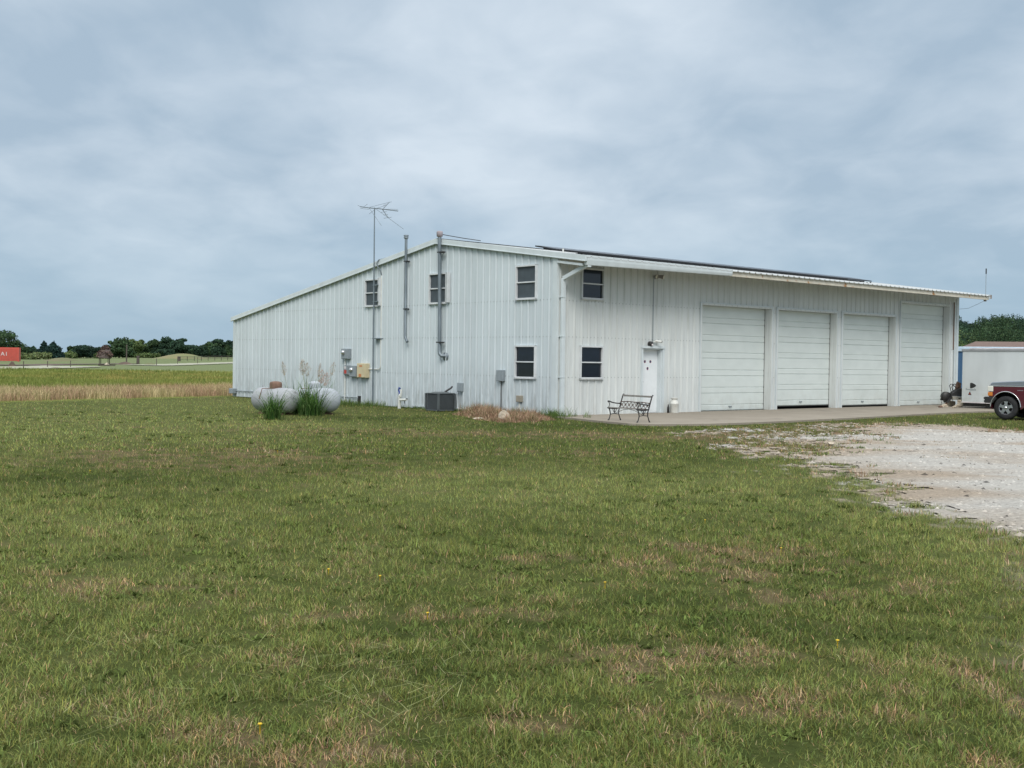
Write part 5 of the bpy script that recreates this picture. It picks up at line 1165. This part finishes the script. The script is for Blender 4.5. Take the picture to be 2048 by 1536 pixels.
# container
q_ = hit(38, 723.5); dc = float(q_@FW); zc_ = float(T(q_[0], q_[1]))
kx = 28*dc/FPX/2.6
ct = empty('shipping_container', (q_[0], q_[1], zc_), math.radians(16), 'red shipping container with white letters at the far left edge of the field', 'shipping container')
Hc = 28.3*dc/FPX; Lc = Hc*4.6
f = MB(); f.box((-Lc, 0, .1), (0, Hc*.94, Hc)); 
for k in range(40): f.box((-Lc+.3+k*(Lc-.6)/40, -.05, .3), (-Lc+.3+(k+.5)*(Lc-.6)/40, -.001, Hc-.2))
f.build('container_body', m_cont, ct)
for xx_ in (-Lc, -.2): f = MB(); f.box((xx_, -.08, 0), (xx_+.2, .1, Hc+.02)); f.build('corner_post', m_cont, ct)
cu = bpy.data.curves.new('lettering', 'FONT'); cu.body = 'HYUNDAI'; cu.size = 1.0*Hc/2.6; cu.extrude = .01; cu.align_x = 'RIGHT'; cu.space_character = 1.35
co = bpy.data.objects.new('lettering', cu); COL.objects.link(co); dg_ = bpy.context.evaluated_depsgraph_get(); me = bpy.data.meshes.new_from_object(co.evaluated_get(dg_)); bpy.data.objects.remove(co)
me.materials.clear(); me.materials.append(m_letter); lo_ = bpy.data.objects.new('lettering', me); COL.objects.link(lo_); lo_.parent = ct; lo_.location = (-2.05*kx, -.07, Hc*.42); lo_.rotation_euler = (PI/2, 0, 0)
# mounds
def mound(px_, py_, wpx, hpx, label, m=None, cat='mound'):
    q_ = hit(px_, py_); d = float(q_@FW); w_ = wpx*d/FPX/2; h_ = hpx*d/FPX; n = 22; rgs = 9
    vs = [(0, 0, h_)]; fs = []
    for i in range(1, rgs+1):
        for k in range(n):
            a = 2*PI*k/n; r_ = w_*i/rgs*(1+.15*math.sin(2*a+px_)); zz_ = h_*(math.cos(PI/2*i/rgs)**1.5 if i < rgs else 0)*(1+.25*float(fbm(np.array(k*.5+px_), np.array(i*.7), 3, 2)-.5))-(.1 if i == rgs else 0); vs.append((r_*math.cos(a), r_*.6*math.sin(a), zz_))
    for k in range(n): fs.append([0, 1+k, 1+(k+1) % n])
    for i in range(rgs-1):
        for k in range(n): a0 = 1+i*n; fs.append([a0+k, a0+n+k, a0+n+(k+1) % n, a0+(k+1) % n])
    f = MB(); f.add(vs, fs, True); o = f.build('earth_mound', m or m_soil, loc=(q_[0], q_[1], float(T(q_[0], q_[1]))-.05)); return tag(o, label, cat)
m_olive = mat('grassed_earth', (.115, .13, .055), .95, c2=(.16, .14, .08), scale=.6, bump=.6, bscale=3)
mound(24, 733.5, 22, 11, 'pointed brown earth mound in front of the red container')
mound(250, 729, 46, 6, 'dark spoil mound just right of the brush-roofed shelter')
mound(300, 730, 42, 4.5, 'low grassy brown mound between the thin posts and the far bank', m_olive)
mound(125, 722, 90, 7, 'long low olive mound behind the track at left', m_olive)
mound(365, 717, 110, 10, 'wide pale grassy bank before the far tree line', mat('pale_bank', (.15, .175, .075), .95, c2=(.20, .17, .085), scale=.4, bump=.5, bscale=2))
mound(112, 737, 50, 3.0, 'thin strip of bare soil at the near edge of the track')
# shelter
q_ = hit(209, 731.5); d = float(q_@FW); k_ = d/FPX
sh_ = empty('brush_shelter', (q_[0], q_[1], float(T(q_[0], q_[1]))), .1, 'small open shelter on posts with a peaked brown brush roof, in the far field', 'shelter')
f = MB(); rp = []
for (r_, z_) in ((13, 15), (13, 17), (12, 24), (9, 30), (5, 34), (2, 36), (.5, 37)): rp.append((r_*k_, z_*k_))
f.lathe([(0, 15.2*k_)]+rp, 22)
for i, v in enumerate(f.v): 
    n_ = float(fbm(np.array(v[0]*2), np.array(v[1]*2+v[2]*3), 8, 2)-.5); f.v[i] = (v[0]*(1+.5*n_), v[1]*(1+.5*n_), v[2]+.35*n_)
rf_ = f.build('roof', m_thatch, sh_)
v, q4, c = leafcloud([(0, 0, 24*k_), (-3*k_, 0, 20*k_), (4*k_, 0, 21*k_), (1*k_, 0, 32*k_)], [(13*k_, 12*k_, 9*k_), (12*k_, 10*k_, 5*k_), (11*k_, 10*k_, 6*k_), (8*k_, 8*k_, 9*k_)], 2600, .22, (.15, .11, .095)); npmesh('brush', v, None, m_leaf, c, q4, parent=rf_)
for (a, b) in ((-9, -5), (8, -5), (-9, 7), (8, 7)): f = MB(); f.tube([(a*k_, b*k_, -.1), (a*k_, b*k_, 16*k_)], .8*k_, 7); f.build('post', m_post, sh_)
f = MB(); f.box((-11*k_, -6*k_, 0), (22*k_, -4.5*k_, 2.2*k_)); f.build('ground_log', m_post, sh_)
mound(214, 729.5, 12, 5, 'pale stone heap under the shelter', m_stone, 'stone heap')
# posts
post0 = None
for k, (px_, yb, yt, r_) in enumerate(((47, 738, 722.5, .05), (95, 735, 722, .05), (141, 735, 721.5, .05), (253, 727, 690, .10), (276, 728, 712, .22), (313, 731, 717, .05), (355, 729, 714, .04), (395, 727.5, 714, .04), (358, 722.5, 713, .3))):
    q_ = hit(px_, yb); d = float(q_@FW); h_ = (yb-yt)*d/FPX
    f = MB(); f.tube([(0, 0, -.2), (0, 0, h_*.5), (.01*h_, 0, h_)], [r_*1.1, r_, r_*.9], 7); f.lathe([(r_*1.15, h_-.12), (r_*1.15, h_), (0, h_+.03)], 7, (.01*h_, 0, 0)) ; o = f.build('field_post', m_post, loc=(q_[0], q_[1], float(T(q_[0], q_[1]))))
    tag(o, ['thin fence post nearest the red container', 'thin fence post between the cedars and the track', 'thin fence post left of the shelter', 'tall slender pole just right of the shelter', 'thick short post right of the slender pole', 'thin post in front of the grassy bank', 'faint thin post beside the pale road, left of two', 'faint thin post nearest the building beside the pale road', 'stubby post at the left end of the far field fence'][k], 'post', 'posts in the far field')
q_ = hit(360, 722.3); q2 = hit(468, 720.5)
f = MB(); a_, b_ = Vector(q_), Vector(q2); n = 8
for i in range(n+1):
    p = a_.lerp(b_, i/n); zt = float(T(p.x, p.y)); f.tube([(p.x, p.y, zt-.1), (p.x, p.y, zt+.9)], .06, 6)
for h_ in (.35, .6, .85): f.tube([(a_.lerp(b_, i/n).x, a_.lerp(b_, i/n).y, float(T(a_.lerp(b_, i/n).x, a_.lerp(b_, i/n).y))+h_) for i in range(n+1)], .035, 5)
tag(f.build('field_fence', m_post), 'low rail fence running right across the far field to the building', 'fence')

# ------------------------------------------------------------------ trees
def tree(px_, base, top, wpx, kind, label, group, leaf=None, n=2200, shape='round', sink=0):
    q_ = hit(px_, base); d = float(q_@FW); k_ = d/FPX; H_ = (base-top)*k_; W_ = wpx*k_
    t_ = empty('tree' if shape != 'bush' else 'bush', (q_[0], q_[1], float(T(q_[0], q_[1]))-sink), 0, label, 'tree' if shape != 'bush' else 'bush', group)
    size = leaf or .010*d/10+.10
    if shape == 'cone':
        cen, rad = [], []
        for i in range(15):
            t = i/14; r_ = W_/2*(1-t)**.8*rng.uniform(.8, 1.2)+.12*W_*(1-t)+.05; cen.append((rng.normal(0, .05*W_*(1-t)), rng.normal(0, .05*W_), H_*(.08+.86*t))); rad.append((r_, r_, H_*.07))
        for i in range(14): t = rng.uniform(.05, .75); a = rng.uniform(0, 2*PI); r_ = W_/2*(1-t)*.9; cen.append((r_*math.cos(a), r_*math.sin(a), H_*(.1+.8*t))); rad.append((W_*.10, W_*.10, H_*.05))
    elif shape == 'bush':
        nl = 7; cen = [((i/(nl-1)-.5)*W_*.8+rng.normal(0, .03*W_), rng.normal(0, W_*.08), H_*rng.uniform(.35, .55)) for i in range(nl)]; rad = [(W_*.16, W_*.13, H_*rng.uniform(.35, .55)) for _ in range(nl)]
    else:
        nl = 26 if shape == 'round' else 18; cen, rad = [], []; W_ *= 1.18
        for i in range(nl):
            a = rng.uniform(0, 2*PI); rr_ = rng.uniform(0, 1)**.6*W_*.42; zz_ = rng.uniform(.22, .88) if shape == 'round' else rng.uniform(.40, .86)
            if shape == 'dense': zz_ = rng.uniform(.25, .7)
            rr_ *= math.sqrt(max(.15, 1-abs(zz_-.5)*1.3)); cen.append((rr_*math.cos(a), rr_*math.sin(a), H_*zz_)); s = rng.uniform(.09, .19) if shape != 'airy' else rng.uniform(.07, .14); rad.append((W_*s, W_*s, H_*s*.85))
        cen.append((rng.normal(0, .06)*W_, 0, H_*.5)); rad.append((W_*.26, W_*.26, H_*.30)); 
        if shape != 'airy': cen += [(W_*.2, 0, H_*.3), (-W_*.2, 0, H_*.3)]; rad += [(W_*.26, W_*.24, H_*.28)]*2
    v, q4, c = leafcloud(cen, rad, n, size, LEAFC[kind]); v[:, 2] = np.maximum(v[:, 2], .02)
    npmesh('crown', v, None, m_leaf, c, q4, parent=t_)
    if shape != 'bush':
        f = MB(); R0 = .028*H_+.05; f.tube([(0, 0, -.3), (.01*H_, 0, H_*.2), (0, .02*H_, H_*.45), (.0, 0, H_*.8)], [R0, R0*.8, R0*.5, R0*.15], 8)
        for i in range(5):
            a = 2*PI*i/5+rng.uniform(0, 1); f.tube([(0, 0, H_*(.22+.06*i)), (W_*.15*math.cos(a), W_*.15*math.sin(a), H_*(.38+.06*i)), (W_*.3*math.cos(a), W_*.3*math.sin(a), H_*(.48+.06*i))], [R0*.4, R0*.25, R0*.08], 6)
        f.build('trunk', m_bark, t_)
    return t_
gl = 'trees along the far edge of the field'
def near(px_): return 716.+0*px_
TL = [(-95, 717, 668, 110, 'mid', 'broad tree beyond the left edge of the frame', 'round'), (6, 716, 660, 96, 'mid', 'tallest broad green tree at the far left, above the red container', 'round'), (52, 716, 688, 62, 'dark', 'dark tree sloping down right of the red container', 'dense'),
      (88, 716.5, 681, 27, 'cedar', 'pointed dark cedar, the slimmer left one of the pair', 'cone'), (107, 717, 682, 42, 'cedar', 'pointed dark cedar, the wider right one of the pair', 'cone'),
      (146, 716, 692, 26, 'mid', 'small green tree just left of the round dark tree', 'round'), (172, 716.5, 684, 62, 'round', 'dense round-headed dark tree standing alone left of the shelter', 'dense'),
      (238, 716, 673, 54, 'mid', 'full green tree behind and right of the brush shelter', 'round'), (206, 716, 694, 26, 'dark', 'low dark tree filling the gap behind the shelter', 'dense'), (276, 714.5, 675, 42, 'light', 'airy light green tree with sky showing through', 'airy'), (258, 715, 697, 30, 'dark', 'low dark tree left of the airy light green one', 'dense'),
      (314, 714, 675, 46, 'mid', 'bushy green tree above the left end of the bank', 'round'), (350, 714, 673, 52, 'dark', 'rounded dark green tree above the middle of the bank', 'round'), (386, 713.5, 685, 50, 'dark', 'lower dark tree in the dip of the tree line', 'dense'), (418, 713.5, 683, 40, 'mid', 'mid green tree left of the last tree by the building', 'round'),
      (444, 713.5, 677, 46, 'dark', 'dark leafy tree standing highest near the building corner', 'round'), (480, 713.5, 674, 60, 'dark', 'tree half hidden by the left edge of the building', 'round'), (540, 713.5, 676, 60, 'mid', 'tree wholly behind the low end of the building', 'round'), (328, 714.5, 695, 40, 'dark', 'short dark tree between the two trees over the bank', 'dense')]
for (a, b, c, w_, kd, lb, shp) in TL: tree(a, b, c, w_, kd, lb, gl, n=5200 if shp != 'cone' else 4200, shape=shp)
bg = 'bushes before the far trees'
for (a, b, c, w_, kd, lb) in ((52, 719, 706, 34, 'sage', 'grey green bush beside the right end of the container'), (82, 719, 704, 36, 'sage', 'pale bush in front of the pair of cedars'), (137, 717, 703, 30, 'light', 'light green bush left of the round dark tree'), (200, 717, 705, 24, 'light', 'light bush right of the round dark tree'), (290, 716, 706, 56, 'light', 'long low light green bush below the airy tree'), (330, 714, 702, 50, 'sage', 'humped pale bush on top of the grassy bank')): tree(a, b, c, w_, kd, lb, bg, n=1300, shape='bush', leaf=.45)
# unbroken undergrowth closing the tree line
V, Q, C_ = [], [], []; o = 0
for px_ in np.arange(-140, 620, 9.):
    if 118 < px_ < 140 or 185 < px_ < 198: continue
    q_ = hit(float(px_), 714.6+.004*px_*0); d = min(float(q_@FW), 420.); pt = at(float(px_), 715, d+6); k_ = d/FPX; H_ = (rng.uniform(12, 22) if px_ < 215 else rng.uniform(15, 27))*k_
    v, q4, c = leafcloud([(pt[0], pt[1], float(T(pt[0], pt[1]))+H_*.45)], [(7*k_, 5*k_, H_*.55)], 520, .5, LEAFC[['dark', 'dark', 'mid'][rng.integers(0, 3)]]); V.append(v); Q.append(q4+o); C_.append(c); o += len(v)
tag(npmesh('far_undergrowth', np.concatenate(V), None, m_leaf, np.concatenate(C_), np.concatenate(Q)), 'unbroken dark undergrowth at the foot of the far tree line', 'undergrowth', kind='stuff')
# wooded hill at right
V, Q, C_ = [], [], []; o = 0
cnt = 0
while cnt < 330:
    azd = rng.uniform(17, 31); d = rng.uniform(175, 500); x_, y_ = d*math.sin(math.radians(azd)), d*math.cos(math.radians(azd))
    if (d < 215 and azd < 17): continue
    h_ = rng.uniform(5, 10.5); r_ = rng.uniform(2.8, 6); z_ = float(T(x_, y_)); kd = ['dark', 'dark', 'mid', 'mid', 'light'][rng.integers(0, 5)] if d < 330 else ['dark', 'dark', 'round', 'mid'][rng.integers(0, 4)]
    cen = [(x_, y_, z_+h_*.55)]+[(x_+rng.normal(0, r_*.5), y_+rng.normal(0, r_*.4), z_+h_*rng.uniform(.4, .8)) for _ in range(5)]; rad = [(r_*.75, r_*.75, h_*.38)]+[(r_*.38, r_*.38, h_*.17)]*5
    v, q4, c = leafcloud(cen, rad, 1500, .27*(d/330)**.7, LEAFC[kd]); V.append(v); Q.append(q4+o); C_.append(c*rng.uniform(.55, 1.5)); o += len(v); cnt += 1
tag(npmesh('hillside_wood', np.concatenate(V), None, m_leaf, np.concatenate(C_), np.concatenate(Q)), 'dense green wood covering the low hill at the right', 'wood', kind='stuff')
